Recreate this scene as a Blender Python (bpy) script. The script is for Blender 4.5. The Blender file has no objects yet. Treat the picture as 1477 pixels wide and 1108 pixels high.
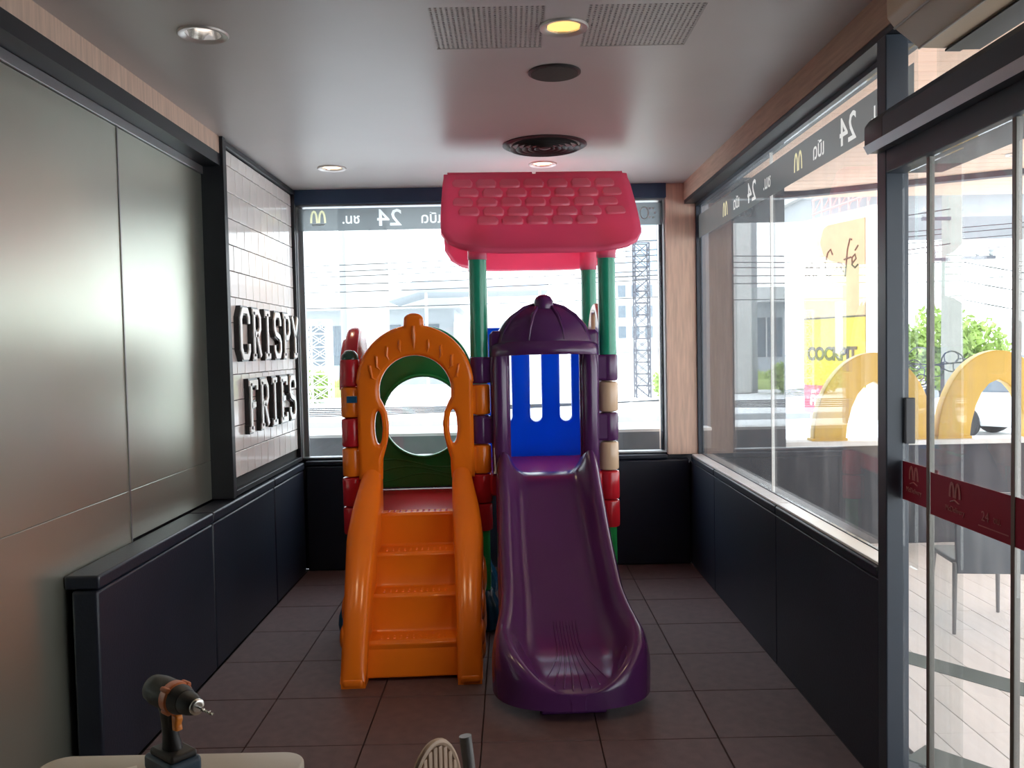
import bpy, bmesh, math, random
from mathutils import Vector, Matrix
from mathutils.geometry import delaunay_2d_cdt
random.seed(7)
S = bpy.context.scene
COL = S.collection
PI = math.pi

# ---------------------------------------------------------------- camera
cam_d = bpy.data.cameras.new('camera')
cam = bpy.data.objects.new('camera', cam_d)
COL.objects.link(cam)
S.camera = cam
cam_d.sensor_fit = 'HORIZONTAL'
cam_d.sensor_width = 36.0
cam_d.lens = 1239.7 / 1477 * 36.0
cam_d.clip_start = 0.05
cam_d.clip_end = 400
PITCH, YAW, ROLL = 0.041007, 0.00058, -0.01962
fwd = Vector((math.sin(YAW) * math.cos(PITCH), math.cos(YAW) * math.cos(PITCH), -math.sin(PITCH)))
rgt = Vector((math.cos(YAW), -math.sin(YAW), 0))
up = rgt.cross(fwd)
R_ = math.cos(ROLL) * rgt + math.sin(ROLL) * up
U_ = math.cos(ROLL) * up - math.sin(ROLL) * rgt
M = Matrix((R_, U_, -fwd)).transposed().to_4x4()
M.translation = Vector((0, 0, 1.657))
cam.matrix_world = M

# ---------------------------------------------------------------- sky, exposure
W = bpy.data.worlds.new('world')
S.world = W
W.use_nodes = True
wn = W.node_tree
bg = wn.nodes['Background']
tc = wn.nodes.new('ShaderNodeTexCoord')
sx = wn.nodes.new('ShaderNodeSeparateXYZ')
cr = wn.nodes.new('ShaderNodeValToRGB')
wn.links.new(tc.outputs['Generated'], sx.inputs[0])
wn.links.new(sx.outputs['Z'], cr.inputs[0])
wn.links.new(cr.outputs[0], bg.inputs['Color'])
cr.color_ramp.elements[0].position = 0.0
cr.color_ramp.elements[0].color = (0.92, 0.97, 1.0, 1)
cr.color_ramp.elements[1].position = 0.6
cr.color_ramp.elements[1].color = (0.80, 0.90, 1.0, 1)
bg.inputs['Strength'].default_value = 4.6
S.view_settings.view_transform = 'Standard'
S.view_settings.look = 'None'
S.view_settings.gamma = 1.0
S.view_settings.use_curve_mapping = False
S.view_settings.exposure = 0.15
S.cycles.diffuse_bounces = 5
S.cycles.glossy_bounces = 5
S.cycles.transparent_max_bounces = 16
S.cycles.sample_clamp_indirect = 6.0
# ---------------------------------------------------------------- materials
def mat(name, col, rough=0.5, metal=0.0, spec=0.5, var=0.08, scale=6.0, bump=0.0, bscale=40.0, coat=0.0, sss=0.0, stretch=None, emit=None, estr=0.0, trans=0.0):
    m = bpy.data.materials.new(name)
    m.use_nodes = True
    n = m.node_tree
    b = n.nodes['Principled BSDF']
    b.inputs['Roughness'].default_value = rough
    b.inputs['Metallic'].default_value = metal
    b.inputs['Specular IOR Level'].default_value = spec
    b.inputs['Coat Weight'].default_value = coat
    b.inputs['Coat Roughness'].default_value = 0.08
    t = n.nodes.new('ShaderNodeTexCoord')
    src = t.outputs['Object']
    if stretch:
        mp = n.nodes.new('ShaderNodeMapping')
        mp.inputs['Scale'].default_value = stretch
        n.links.new(src, mp.inputs[0])
        src = mp.outputs[0]
    nz = n.nodes.new('ShaderNodeTexNoise')
    nz.inputs['Scale'].default_value = scale
    nz.inputs['Detail'].default_value = 4
    n.links.new(src, nz.inputs['Vector'])
    r = n.nodes.new('ShaderNodeValToRGB')
    c0 = [max(0, c * (1 - var)) for c in col]
    c1 = [min(1, c * (1 + var)) for c in col]
    r.color_ramp.elements[0].position = 0.3
    r.color_ramp.elements[0].color = (*c0, 1)
    r.color_ramp.elements[1].position = 0.7
    r.color_ramp.elements[1].color = (*c1, 1)
    n.links.new(nz.outputs[0], r.inputs[0])
    n.links.new(r.outputs[0], b.inputs['Base Color'])
    if bump:
        n2 = n.nodes.new('ShaderNodeTexNoise')
        n2.inputs['Scale'].default_value = bscale
        n2.inputs['Detail'].default_value = 3
        n.links.new(src, n2.inputs['Vector'])
        bp = n.nodes.new('ShaderNodeBump')
        bp.inputs['Strength'].default_value = bump
        bp.inputs['Distance'].default_value = 0.01
        n.links.new(n2.outputs[0], bp.inputs['Height'])
        n.links.new(bp.outputs[0], b.inputs['Normal'])
    if trans:          # thin translucent plastic: some light passes through
        tr = n.nodes.new('ShaderNodeBsdfTranslucent')
        n.links.new(r.outputs[0], tr.inputs[0])
        mx = n.nodes.new('ShaderNodeMixShader')
        mx.inputs[0].default_value = trans
        n.links.new(b.outputs[0], mx.inputs[1])
        n.links.new(tr.outputs[0], mx.inputs[2])
        n.links.new(mx.outputs[0], n.nodes['Material Output'].inputs[0])
    if emit:
        b.inputs['Emission Color'].default_value = (*emit, 1)
        b.inputs['Emission Strength'].default_value = estr
    return m

def glass_mat(name, tint=(0.94, 0.96, 0.95), dirt=0.0, alpha_col=None, alpha=0.0, f0=0.04):
    """architectural glass: see-through with a Schlick reflection, optional streaks of dirt"""
    m = bpy.data.materials.new(name)
    m.use_nodes = True
    n = m.node_tree
    n.nodes.remove(n.nodes['Principled BSDF'])
    lw = n.nodes.new('ShaderNodeLayerWeight')
    lw.inputs[0].default_value = 0.5
    p = n.nodes.new('ShaderNodeMath'); p.operation = 'POWER'; p.inputs[1].default_value = 5
    n.links.new(lw.outputs['Facing'], p.inputs[0])
    ma = n.nodes.new('ShaderNodeMath'); ma.operation = 'MULTIPLY_ADD'
    ma.inputs[1].default_value = 1 - f0; ma.inputs[2].default_value = f0
    n.links.new(p.outputs[0], ma.inputs[0])
    tr = n.nodes.new('ShaderNodeBsdfTransparent'); tr.inputs[0].default_value = (*tint, 1)
    gl = n.nodes.new('ShaderNodeBsdfAnisotropic'); gl.inputs['Roughness'].default_value = 0.0
    last = tr
    if dirt or alpha:
        df = n.nodes.new('ShaderNodeBsdfDiffuse'); df.inputs[0].default_value = (*(alpha_col or (0.8, 0.82, 0.84)), 1)
        tl = n.nodes.new('ShaderNodeBsdfTranslucent'); tl.inputs[0].default_value = (*(alpha_col or (0.8, 0.82, 0.84)), 1)
        ad = n.nodes.new('ShaderNodeMixShader'); ad.inputs[0].default_value = 0.5
        n.links.new(df.outputs[0], ad.inputs[1]); n.links.new(tl.outputs[0], ad.inputs[2])
        mx = n.nodes.new('ShaderNodeMixShader')
        mx.inputs[0].default_value = alpha
        if dirt:
            t = n.nodes.new('ShaderNodeTexCoord')
            mp = n.nodes.new('ShaderNodeMapping'); mp.inputs['Scale'].default_value = (6, 6, 0.9)
            n.links.new(t.outputs['Object'], mp.inputs[0])
            nz = n.nodes.new('ShaderNodeTexNoise'); nz.inputs['Scale'].default_value = 2.2; nz.inputs['Detail'].default_value = 5
            n.links.new(mp.outputs[0], nz.inputs['Vector'])
            mr = n.nodes.new('ShaderNodeMapRange')
            mr.inputs['From Min'].default_value = 0.5; mr.inputs['From Max'].default_value = 0.8
            mr.inputs['To Min'].default_value = dirt * 0.25; mr.inputs['To Max'].default_value = dirt * 2
            n.links.new(nz.outputs[0], mr.inputs[0]); n.links.new(mr.outputs[0], mx.inputs[0])
        n.links.new(tr.outputs[0], mx.inputs[1]); n.links.new(ad.outputs[0], mx.inputs[2])
        last = mx
    ms = n.nodes.new('ShaderNodeMixShader')
    n.links.new(ma.outputs[0], ms.inputs[0])
    n.links.new(last.outputs[0], ms.inputs[1]); n.links.new(gl.outputs[0], ms.inputs[2])
    n.links.new(ms.outputs[0], n.nodes['Material Output'].inputs[0])
    return m

WOODS = dict(stretch=(9, 9, 0.7))
m_ceil = mat('ceiling paint', (0.50, 0.465, 0.455), 0.40, var=0.03, scale=2, spec=0.45)
m_perf = mat('perforated board', (0.485, 0.45, 0.44), 0.45, var=0.03, spec=0.4)
m_rubber = mat('rubber tile', (0.098, 0.052, 0.054), 0.46, var=0.22, scale=9, bump=0.5, bscale=220, spec=0.5)
m_screed = mat('joint dark', (0.012, 0.009, 0.010), 0.9)
m_panel = mat('green grey laminate', (0.53, 0.56, 0.485), 0.33, metal=0.88, var=0.03, scale=2, bump=0.02, bscale=60)
m_black = mat('black steel', (0.012, 0.013, 0.018), 0.45, var=0.1)
m_slate = mat('slate frame', (0.030, 0.042, 0.062), 0.42, var=0.08)
m_blue = mat('blue grey beam', (0.026, 0.055, 0.115), 0.55, var=0.08)
m_pad = mat('black pad vinyl', (0.010, 0.0145, 0.029), 0.42, var=0.15, scale=3, bump=0.08, bscale=90)
m_sill_refl = mat('sill with painted sky reflection', (0.72, 0.72, 0.73), 0.25, var=0.04)  # sill top painted pale to stand for the sky reflected in it
m_wood = mat('beige wood grain', (0.68, 0.49, 0.385), 0.6, var=0.13, scale=7, **WOODS)
m_wood2 = mat('brown wood grain', (0.52, 0.34, 0.25), 0.6, var=0.13, scale=7, stretch=(9, 0.7, 9))
m_tile = mat('white glazed tile', (0.84, 0.78, 0.75), 0.10, var=0.05, scale=2.5, spec=0.6)
m_grout = mat('black grout', (0.02, 0.02, 0.02), 0.9)
m_letterw = mat('letter face enamel', (0.88, 0.86, 0.84), 0.2, var=0.05)
m_letterb = mat('letter black return', (0.012, 0.012, 0.013), 0.3)
m_white = mat('white paint', (0.8, 0.8, 0.79), 0.45, var=0.03)
m_rear = mat('dark room paint', (0.16, 0.14, 0.13), 0.8, var=0.05)
m_glass = glass_mat('clear glass', tint=(.975, .985, .98), dirt=0.015)
m_glassd = glass_mat('streaky glass', tint=(.975, .985, .98), dirt=0.05)
m_film = glass_mat('grey header film', tint=(0.6, 0.64, 0.65), alpha_col=(0.21, 0.235, 0.245), alpha=0.95, f0=0.02)
m_filmlet = mat('film lettering', (0.80, 0.83, 0.83), 0.6, trans=0.6)
m_filmgold = mat('film gold lettering', (0.80, 0.78, 0.50), 0.6, trans=0.6)
m_redfilm = mat('dark red film', (0.30, 0.018, 0.05), 0.45, var=0.05, trans=0.25)
m_redlet = mat('film print', (0.52, 0.20, 0.22), 0.5, trans=0.2)
m_chrome = mat('polished trim', (0.8, 0.8, 0.8), 0.15, metal=1.0, var=0.02)
m_alum = mat('brushed aluminium', (0.42, 0.42, 0.43), 0.38, metal=0.9, var=0.05)
m_stile = mat('door stile', (0.20, 0.19, 0.175), 0.4, metal=0.5, var=0.05)
m_beige = mat('beige appliance shell', (0.62, 0.47, 0.32), 0.5, var=0.04)
m_rings = mat('lamp rim', (0.62, 0.58, 0.56), 0.35, metal=0.5)
m_refl = mat('lamp reflector', (0.85, 0.82, 0.78), 0.18, metal=0.9)
m_lampA = mat('warm lamp amber', (0.9, 0.6, 0.3), 0.5, emit=(1.0, 0.60, 0.17), estr=1.25)
m_lampB = mat('warm lamp bright', (0.9, 0.8, 0.6), 0.5, emit=(1.0, 0.78, 0.48), estr=2.0)
m_lampC = mat('dim lamp', (0.9, 0.85, 0.8), 0.5, emit=(1.0, 0.90, 0.82), estr=0.9)
m_spk = mat('speaker cloth', (0.055, 0.045, 0.042), 0.85, bump=0.4, bscale=600)
m_vent = mat('vent enamel', (0.035, 0.03, 0.032), 0.4)
# play structure plastics
PL = dict(rough=0.21, var=0.05, scale=3, bump=0.03, bscale=25)
m_orange = mat('orange plastic', (0.92, 0.215, 0.012), trans=0.20, **PL)
m_purple = mat('purple plastic', (0.075, 0.018, 0.094), **PL)
m_red = mat('red plastic', (0.50, 0.016, 0.028), trans=0.05, **PL)
m_pink = mat('pink red plastic', (0.95, 0.21, 0.36), trans=0.58, **PL)
m_shingle_lit = mat('lit shingle plastic', (0.97, 0.31, 0.44), trans=0.45, **PL)  # roof plastic again; its lighter colour stands for light on the raised faces
m_green = mat('green plastic', (0.022, 0.30, 0.085), trans=0.12, **PL)
m_pole = mat('green pole plastic', (0.02, 0.30, 0.18), **PL)
m_pblue = mat('blue plastic', (0.008, 0.21, 0.78), trans=0.5, **PL)
m_tan = mat('tan plastic', (0.62, 0.44, 0.30), **PL)
m_dkblue = mat('dark blue plastic', (0.012, 0.075, 0.16), **PL)
m_dkgreen = mat('dark green plastic', (0.01, 0.04, 0.025), **PL)
# near things
m_top = mat('cream table laminate', (0.52, 0.475, 0.41), 0.4, var=0.04)
m_paper = mat('paper', (0.85, 0.82, 0.76), 0.7)
m_dr_dark = mat('drill dark rubber', (0.018, 0.019, 0.022), 0.55)
m_dr_org = mat('drill orange shell', (0.62, 0.17, 0.055), 0.4)
m_dr_trig = mat('drill trigger', (0.75, 0.24, 0.03), 0.35)
m_dr_bat = mat('drill battery blue', (0.03, 0.075, 0.13), 0.45)
m_steel = mat('steel', (0.55, 0.53, 0.50), 0.25, metal=1.0)
m_slat = mat('pale wood slat', (0.50, 0.37, 0.27), 0.5, var=0.12, **WOODS)
m_gtube = mat('grey tube enamel', (0.16, 0.16, 0.165), 0.35)
# outdoors
m_soffit = mat('soffit timber', (0.88, 0.64, 0.50), 0.7, var=0.08, scale=5, stretch=(0.7, 9, 9))
m_patio = mat('pale paving', (0.88, 0.86, 0.85), 0.6, var=0.06, scale=3)
m_dkstrip = mat('grey green strip', (0.12, 0.155, 0.145), 0.6)
m_dwall = mat('charcoal render', (0.055, 0.060, 0.072), 0.8, var=0.1)
m_planter = mat('grey render', (0.20, 0.21, 0.225), 0.8, var=0.1)
m_cap = mat('pale coping', (0.78, 0.78, 0.77), 0.6)
m_gold = mat('golden yellow sign', (0.66, 0.42, 0.055), 0.4, var=0.04)
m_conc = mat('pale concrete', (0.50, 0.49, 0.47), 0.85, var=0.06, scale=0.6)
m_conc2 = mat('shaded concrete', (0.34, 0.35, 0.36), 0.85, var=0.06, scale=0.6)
m_polec = mat('weathered pole concrete', (0.33, 0.33, 0.30), 0.85, var=0.08)
m_asph = mat('street paving', (0.76, 0.75, 0.74), 0.9, var=0.06, scale=0.4)
m_bld = mat('pale cladding', (0.42, 0.45, 0.48), 0.6, var=0.05, scale=0.5)
m_bld2 = mat('white render', (0.62, 0.62, 0.62), 0.8, var=0.04)
m_win = mat('far window glass', (0.14, 0.17, 0.20), 0.25)
m_galv = mat('galvanised lattice', (0.60, 0.60, 0.60), 0.5)
m_dlat = mat('grey lattice', (0.085, 0.085, 0.105), 0.6)
m_cable = mat('cable sheath', (0.03, 0.03, 0.032), 0.6)
m_grass = mat('grass blades', (0.46, 0.56, 0.20), 0.8, var=0.2, scale=2)
m_leaf = mat('leaves', (0.34, 0.46, 0.12), 0.6, var=0.3, scale=3, trans=0.3)
m_bark = mat('bark', (0.22, 0.17, 0.13), 0.9)
m_peach = mat('peach sign face', (0.44, 0.31, 0.165), 0.5)
m_cream = mat('cream sign face', (0.62, 0.57, 0.50), 0.5)
m_yellow = mat('yellow sign face', (0.46, 0.34, 0.022), 0.5)
m_rsign = mat('red sign face', (0.44, 0.05, 0.10), 0.5)
m_signtxt = mat('sign brown lettering', (0.07, 0.045, 0.015), 0.5)
m_carw = mat('white car paint', (0.75, 0.76, 0.77), 0.25, coat=0.5)
m_carr = mat('red car paint', (0.5, 0.05, 0.05), 0.25, coat=0.5)
m_tyre = mat('tyre', (0.03, 0.03, 0.03), 0.8)
m_pchair = mat('dark resin', (0.085, 0.10, 0.115), 0.4)
m_pinkst = mat('pink steel', (0.62, 0.36, 0.34), 0.5)
m_bluegl = mat('blue tower glass', (0.36, 0.46, 0.56), 0.2)

# ---------------------------------------------------------------- builders
def link(name, me, m, parent=None):
    o = bpy.data.objects.new(name, me)
    COL.objects.link(o)
    if m is not None and not me.materials:
        me.materials.append(m)
    if parent is not None:
        o.parent = parent
        if parent.name in WORLD_KIDS:      # children of this empty are given in world coordinates
            o.matrix_parent_inverse = Matrix.Translation(-parent.location)
    return o

WORLD_KIDS = set()

def shade(me, ang=40):
    for p in me.polygons:
        p.use_smooth = True
    try:
        me.set_sharp_from_angle(angle=math.radians(ang))
    except Exception:
        pass

class MB:
    """collects simple solids and links them as one mesh object"""
    def __init__(s):
        s.bm = bmesh.new()
    def box(s, x0, x1, y0, y1, z0, z1):
        vs = [s.bm.verts.new((x, y, z)) for z in (z0, z1) for (x, y) in ((x0, y0), (x1, y0), (x1, y1), (x0, y1))]
        for f in ((3, 2, 1, 0), (4, 5, 6, 7), (0, 1, 5, 4), (1, 2, 6, 5), (2, 3, 7, 6), (3, 0, 4, 7)):
            s.bm.faces.new([vs[i] for i in f])
        return s
    def prism(s, poly, a, b, axis='x'):
        """poly in the two other axes: x:(y,z)  y:(x,z)  z:(x,y)"""
        def P(u, v, w):
            return {'x': (w, u, v), 'y': (u, w, v), 'z': (u, v, w)}[axis]
        A = [s.bm.verts.new(P(u, v, a)) for u, v in poly]
        B = [s.bm.verts.new(P(u, v, b)) for u, v in poly]
        n = len(poly)
        s.bm.faces.new(A)
        s.bm.faces.new(B[::-1])
        for i in range(n):
            s.bm.faces.new((A[i], B[i], B[(i + 1) % n], A[(i + 1) % n]))
        return s
    def tube(s, pts, r, seg=10, cap=True):
        pts = [Vector(p) for p in pts]
        rs = r if isinstance(r, (list, tuple)) else [r] * len(pts)
        rings = []
        prev = None
        for i, p in enumerate(pts):
            d = (pts[min(i + 1, len(pts) - 1)] - pts[max(i - 1, 0)])
            d = d.normalized() if d.length > 1e-9 else Vector((0, 0, 1))
            if prev is None:
                a = d.cross(Vector((0, 0, 1)))
                if a.length < 1e-3:
                    a = d.cross(Vector((0, 1, 0)))
            else:
                a = prev - d * prev.dot(d)
            a.normalize()
            prev = a
            b = d.cross(a)
            rings.append([s.bm.verts.new(p + rs[i] * (math.cos(2 * PI * k / seg) * a + math.sin(2 * PI * k / seg) * b)) for k in range(seg)])
        for i in range(len(rings) - 1):
            for k in range(seg):
                s.bm.faces.new((rings[i][k], rings[i][(k + 1) % seg], rings[i + 1][(k + 1) % seg], rings[i + 1][k]))
        if cap:
            s.bm.faces.new(rings[0][::-1])
            s.bm.faces.new(rings[-1])
        return s
    def lathe(s, prof, c=(0, 0, 0), seg=32, mod=None, mtx=None, cap=True):
        """prof: list of (r, z); mod(angle, z) scales r"""
        c = Vector(c)
        rings = []
        for r, z in prof:
            ring = []
            for k in range(seg):
                a = 2 * PI * k / seg
                rr = r * (mod(a, z) if mod else 1)
                v = Vector((rr * math.cos(a), rr * math.sin(a), z))
                if mtx:
                    v = mtx @ v
                ring.append(s.bm.verts.new(v + c))
            rings.append(ring)
        for i in range(len(rings) - 1):
            for k in range(seg):
                s.bm.faces.new((rings[i][k], rings[i][(k + 1) % seg], rings[i + 1][(k + 1) % seg], rings[i + 1][k]))
        if cap:
            s.bm.faces.new(rings[0][::-1])
            s.bm.faces.new(rings[-1])
        return s
    def grid(s, P):
        """P[i][j] points -> quads"""
        V = [[s.bm.verts.new(p) for p in row] for row in P]
        for i in range(len(V) - 1):
            for j in range(len(V[0]) - 1):
                s.bm.faces.new((V[i][j], V[i][j + 1], V[i + 1][j + 1], V[i + 1][j]))
        s.V = V
        return s
    def build(s, name, m, parent=None, bevel=0.0, bseg=2, smooth=40, subsurf=0, solid=0.0):
        bmesh.ops.remove_doubles(s.bm, verts=s.bm.verts, dist=1e-6)
        bmesh.ops.recalc_face_normals(s.bm, faces=s.bm.faces)
        me = bpy.data.meshes.new(name)
        s.bm.to_mesh(me)
        s.bm.free()
        if smooth:
            shade(me, smooth)
        o = link(name, me, m, parent)
        if solid:
            md = o.modifiers.new('solid', 'SOLIDIFY')
            md.thickness = solid
            md.offset = -1
        if bevel:
            md = o.modifiers.new('bevel', 'BEVEL')
            md.width = bevel
            md.segments = bseg
            md.limit_method = 'ANGLE'
            md.angle_limit = math.radians(35)
        if subsurf:
            md = o.modifiers.new('sub', 'SUBSURF')
            md.levels = md.render_levels = subsurf
        return o

def plate(name, loops, depth, bevel, m, parent=None, plane='xz', off=0.0, bres=3, smooth=50):
    """flat plate with holes (first loop outer), rounded edges; centred on `off` along its normal"""
    cu = bpy.data.curves.new(name, 'CURVE')
    cu.dimensions = '2D'
    cu.fill_mode = 'BOTH'
    cu.extrude = max(depth / 2 - bevel, 0.0001)
    cu.bevel_depth = bevel
    cu.bevel_resolution = bres
    cu.offset = -bevel
    for lp in loops:
        sp = cu.splines.new('POLY')
        sp.points.add(len(lp) - 1)
        sp.use_cyclic_u = True
        for p, q in zip(sp.points, lp):
            p.co = (q[0], q[1], 0, 1)
    tmp = bpy.data.objects.new(name, cu)
    me = bpy.data.meshes.new_from_object(tmp)
    bpy.data.objects.remove(tmp)
    bpy.data.curves.remove(cu)
    for v in me.vertices:
        u, w, d = v.co
        v.co = {'xz': (u, off + d, w), 'yz': (off + d, u, w), 'xy': (u, w, off + d)}[plane]
    bm = bmesh.new()
    bm.from_mesh(me)
    bmesh.ops.remove_doubles(bm, verts=bm.verts, dist=1e-5)
    bmesh.ops.recalc_face_normals(bm, faces=bm.faces)
    bm.to_mesh(me)
    bm.free()
    me.name = name
    shade(me, smooth)
    return link(name, me, m, parent)

def text(name, body, size, m, parent, right, upv, at, extrude=0.002, sx_=1.0, align='CENTER', shear=0.0, bold=0.0):
    cu = bpy.data.curves.new(name, 'FONT')
    cu.body = body
    cu.size = size
    cu.extrude = extrude
    cu.align_x = align
    cu.align_y = 'CENTER'
    cu.shear = shear
    cu.offset = bold
    cu.resolution_u = 3
    tmp = bpy.data.objects.new(name, cu)
    me = bpy.data.meshes.new_from_object(tmp)
    bpy.data.objects.remove(tmp)
    bpy.data.curves.remove(cu)
    r, u = Vector(right).normalized(), Vector(upv).normalized()
    n = r.cross(u)
    at = Vector(at)
    for v in me.vertices:
        v.co = at + r * v.co.x * sx_ + u * v.co.y + n * v.co.z
    me.name = name
    me.materials.clear()
    return link(name, me, m, parent)

def text_loops(body, size, bold=0.0):
    """outline loops of a string, centred on the origin"""
    cu = bpy.data.curves.new('t', 'FONT')
    cu.body, cu.size, cu.align_x, cu.align_y, cu.offset, cu.resolution_u = body, size, 'CENTER', 'CENTER', bold, 2
    tmp = bpy.data.objects.new('t', cu)
    me = bpy.data.meshes.new_from_object(tmp)
    bpy.data.objects.remove(tmp)
    bpy.data.curves.remove(cu)
    bm = bmesh.new()
    bm.from_mesh(me)
    bpy.data.meshes.remove(me)
    bmesh.ops.remove_doubles(bm, verts=bm.verts, dist=1e-6)
    nxt = {}
    for e in bm.edges:
        if e.is_boundary:
            nxt.setdefault(e.verts[0].index, []).append(e.verts[1].index)
            nxt.setdefault(e.verts[1].index, []).append(e.verts[0].index)
    bm.verts.ensure_lookup_table()
    loops, seen = [], set()
    for st_ in nxt:
        if st_ in seen: continue
        lp, cur, prev = [], st_, None
        while cur not in seen:
            seen.add(cur)
            lp.append(tuple(bm.verts[cur].co.xy))
            opts = [v for v in nxt[cur] if v != prev and v not in seen]
            prev = cur
            if not opts: break
            cur = opts[0]
        if len(lp) > 2: loops.append(lp)
    bm.free()
    return loops

def flat_fill(name, loops, m, parent, plane, off):
    """a flat sheet filled by the even-odd rule"""
    vs, es = [], []
    for lp in loops:
        n0 = len(vs)
        vs += [Vector(p) for p in lp]
        es += [(n0 + i, n0 + (i + 1) % len(lp)) for i in range(len(lp))]
    V, _, F, *_r = delaunay_2d_cdt(vs, es, [], 0, 1e-7)
    def inside(p):
        c = False
        for lp in loops:
            for (x0, y0), (x1, y1) in zip(lp, lp[1:] + lp[:1]):
                if (y0 > p[1]) != (y1 > p[1]) and p[0] < (x1 - x0) * (p[1] - y0) / (y1 - y0) + x0:
                    c = not c
        return c
    tris = [f for f in F if inside(tuple(sum(V[i][k] for i in f) / len(f) for k in (0, 1)))]
    co = [(v.x, off, v.y) if plane == 'xz' else (off, v.x, v.y) for v in V]
    me = bpy.data.meshes.new(name)
    me.from_pydata(co, [], tris)
    bm = bmesh.new()
    bm.from_mesh(me)
    bmesh.ops.delete(bm, geom=[v for v in bm.verts if not v.link_faces], context='VERTS')
    bmesh.ops.recalc_face_normals(bm, faces=bm.faces)
    bm.to_mesh(me)
    bm.free()
    return link(name, me, m, parent)

def header_film(parent, plane, rect, off, words, emblems):
    """a film with lettering let into it; words (body, u, v, size, kx), u mirrored where kx < 0"""
    holes = []
    f = None
    sets = []
    for body, u, v, size, kx in words:
        sets.append(('lettering', m_filmlet, [[(u + kx * x, v + y) for x, y in lp] for lp in text_loops(body, size, .002)]))
    for u, v, h, w in emblems:
        lp = [l for l in m_logo(u, v, h, w, w * .17)]
        sets.append(('emblem', m_filmgold, lp))
    outer = [(rect[0], rect[2]), (rect[1], rect[2]), (rect[1], rect[3]), (rect[0], rect[3])]
    for _, _, lps in sets: holes += lps
    f = flat_fill('header_film', [outer] + holes, m_film, parent, plane, off)
    for nm, m_, lps in sets:
        flat_fill(nm, lps, m_, f, plane, off)
    return f

def ribbon(pts, w):
    """closed outline of a polyline stroke of width w"""
    pts = [Vector((p[0], p[1])) for p in pts]
    L, Rr = [], []
    for i, p in enumerate(pts):
        d0 = (p - pts[i - 1]).normalized() if i else (pts[1] - pts[0]).normalized()
        d1 = (pts[i + 1] - p).normalized() if i < len(pts) - 1 else d0
        t = d0 + d1
        t = t.normalized() if t.length > 1e-6 else d0
        nrm = Vector((-t.y, t.x))
        k = 1 / max(0.5, abs(nrm.dot(Vector((-d0.y, d0.x)))))
        L.append(p + nrm * w / 2 * k)
        Rr.append(p - nrm * w / 2 * k)
    return [tuple(v) for v in L] + [tuple(v) for v in Rr[::-1]]

def tag(o, label=None, cat=None, group=None, kind=None):
    if label: o['label'] = label
    if cat: o['category'] = cat
    if group: o['group'] = group
    if kind: o['kind'] = kind
    return o

def empty(name, loc=(0, 0, 0), rz=0.0, label=None, cat=None, group=None, kind=None, world=False):
    o = bpy.data.objects.new(name, None)
    o.empty_display_size = 0.1
    o.location = loc
    o.rotation_euler = (0, 0, rz)
    COL.objects.link(o)
    if world:
        WORLD_KIDS.add(o.name)
    return tag(o, label, cat, group, kind)

def copy_tree(o, parent=None):
    c = o.copy()
    COL.objects.link(c)
    if parent is not None:
        c.parent = parent
    for ch in list(o.children):
        copy_tree(ch, c)
    return c

def dup_mesh(src, name, parent, loc=(0, 0, 0), scale=(1, 1, 1), rot=(0, 0, 0)):
    o = bpy.data.objects.new(name, src.data)
    for md in src.modifiers:
        n = o.modifiers.new(md.name, md.type)
        if md.type == 'BEVEL':
            n.width, n.segments, n.limit_method, n.angle_limit = md.width, md.segments, md.limit_method, md.angle_limit
    o.location, o.scale, o.rotation_euler = loc, scale, rot
    if parent is not None:
        o.parent = parent
    COL.objects.link(o)
    return o

def arc(cx, cz, rx, rz, a0, a1, n=24):
    return [(cx + rx * math.cos(math.radians(a0 + (a1 - a0) * i / n)), cz + rz * math.sin(math.radians(a0 + (a1 - a0) * i / n))) for i in range(n + 1)]

def rrect(x0, x1, z0, z1, r, n=5):
    out = []
    for cx, cz, a in ((x1 - r, z1 - r, 0), (x0 + r, z1 - r, 90), (x0 + r, z0 + r, 180), (x1 - r, z0 + r, 270)):
        out += arc(cx, cz, r, r, a, a + 90, n)
    return out

def lerp_tab(tab, x):
    for (x0, *a), (x1, *b) in zip(tab, tab[1:]):
        if (x0 <= x <= x1) or (x1 <= x <= x0):
            t = (x - x0) / (x1 - x0) if x1 != x0 else 0
            r = [p + (q - p) * t for p, q in zip(a, b)]
            return r[0] if len(r) == 1 else r
    return tab[-1][1] if len(tab[-1]) == 2 else tab[-1][1:]

# ================================================================= ROOM SHELL
ZC = 2.87
YB = 6.52
YF = -3.2
XL, XLW = -1.60, -1.705      # trim plane, recessed wall plane
XR, XRG = 1.31, 1.43         # trim plane, glass plane
FX0, FX1 = -1.575, 1.345     # floor edges at the pads

# floor: screed + rubber tiles, each its own piece
floor = MB().box(XLW - .3, XRG + .05, YF, YB + .1, -0.20, -0.024).build('floor', m_screed, smooth=0)
tag(floor, kind='structure')
cols = [FX0, -1.155, -0.655, -0.155, 0.345, 0.845, FX1]
cols_near = [XLW] + cols[1:-1] + [XRG - .05]
t0 = MB().box(-.5, .5, -.5, .5, -0.024, 0).build('floor_tile', m_rubber, floor, bevel=0.004, bseg=1, smooth=0)
first = True
for k in range(-17, 4):
    y0 = 5.061 + .5 * k
    y1 = min(y0 + .5, YB - .03)
    if y1 - y0 < .05: continue
    cc = cols if y0 > 3.0 else cols_near
    for a, b in zip(cc, cc[1:]):
        g = 0.0035
        loc = ((a + b) / 2, (y0 + y1) / 2, random.uniform(-.0015, .0005))
        sc = (b - a - g, y1 - y0 - g, 1)
        if first:
            t0.location, t0.scale, first = loc, sc, False
        else:
            dup_mesh(t0, 'floor_tile', floor, loc, sc)

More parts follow.
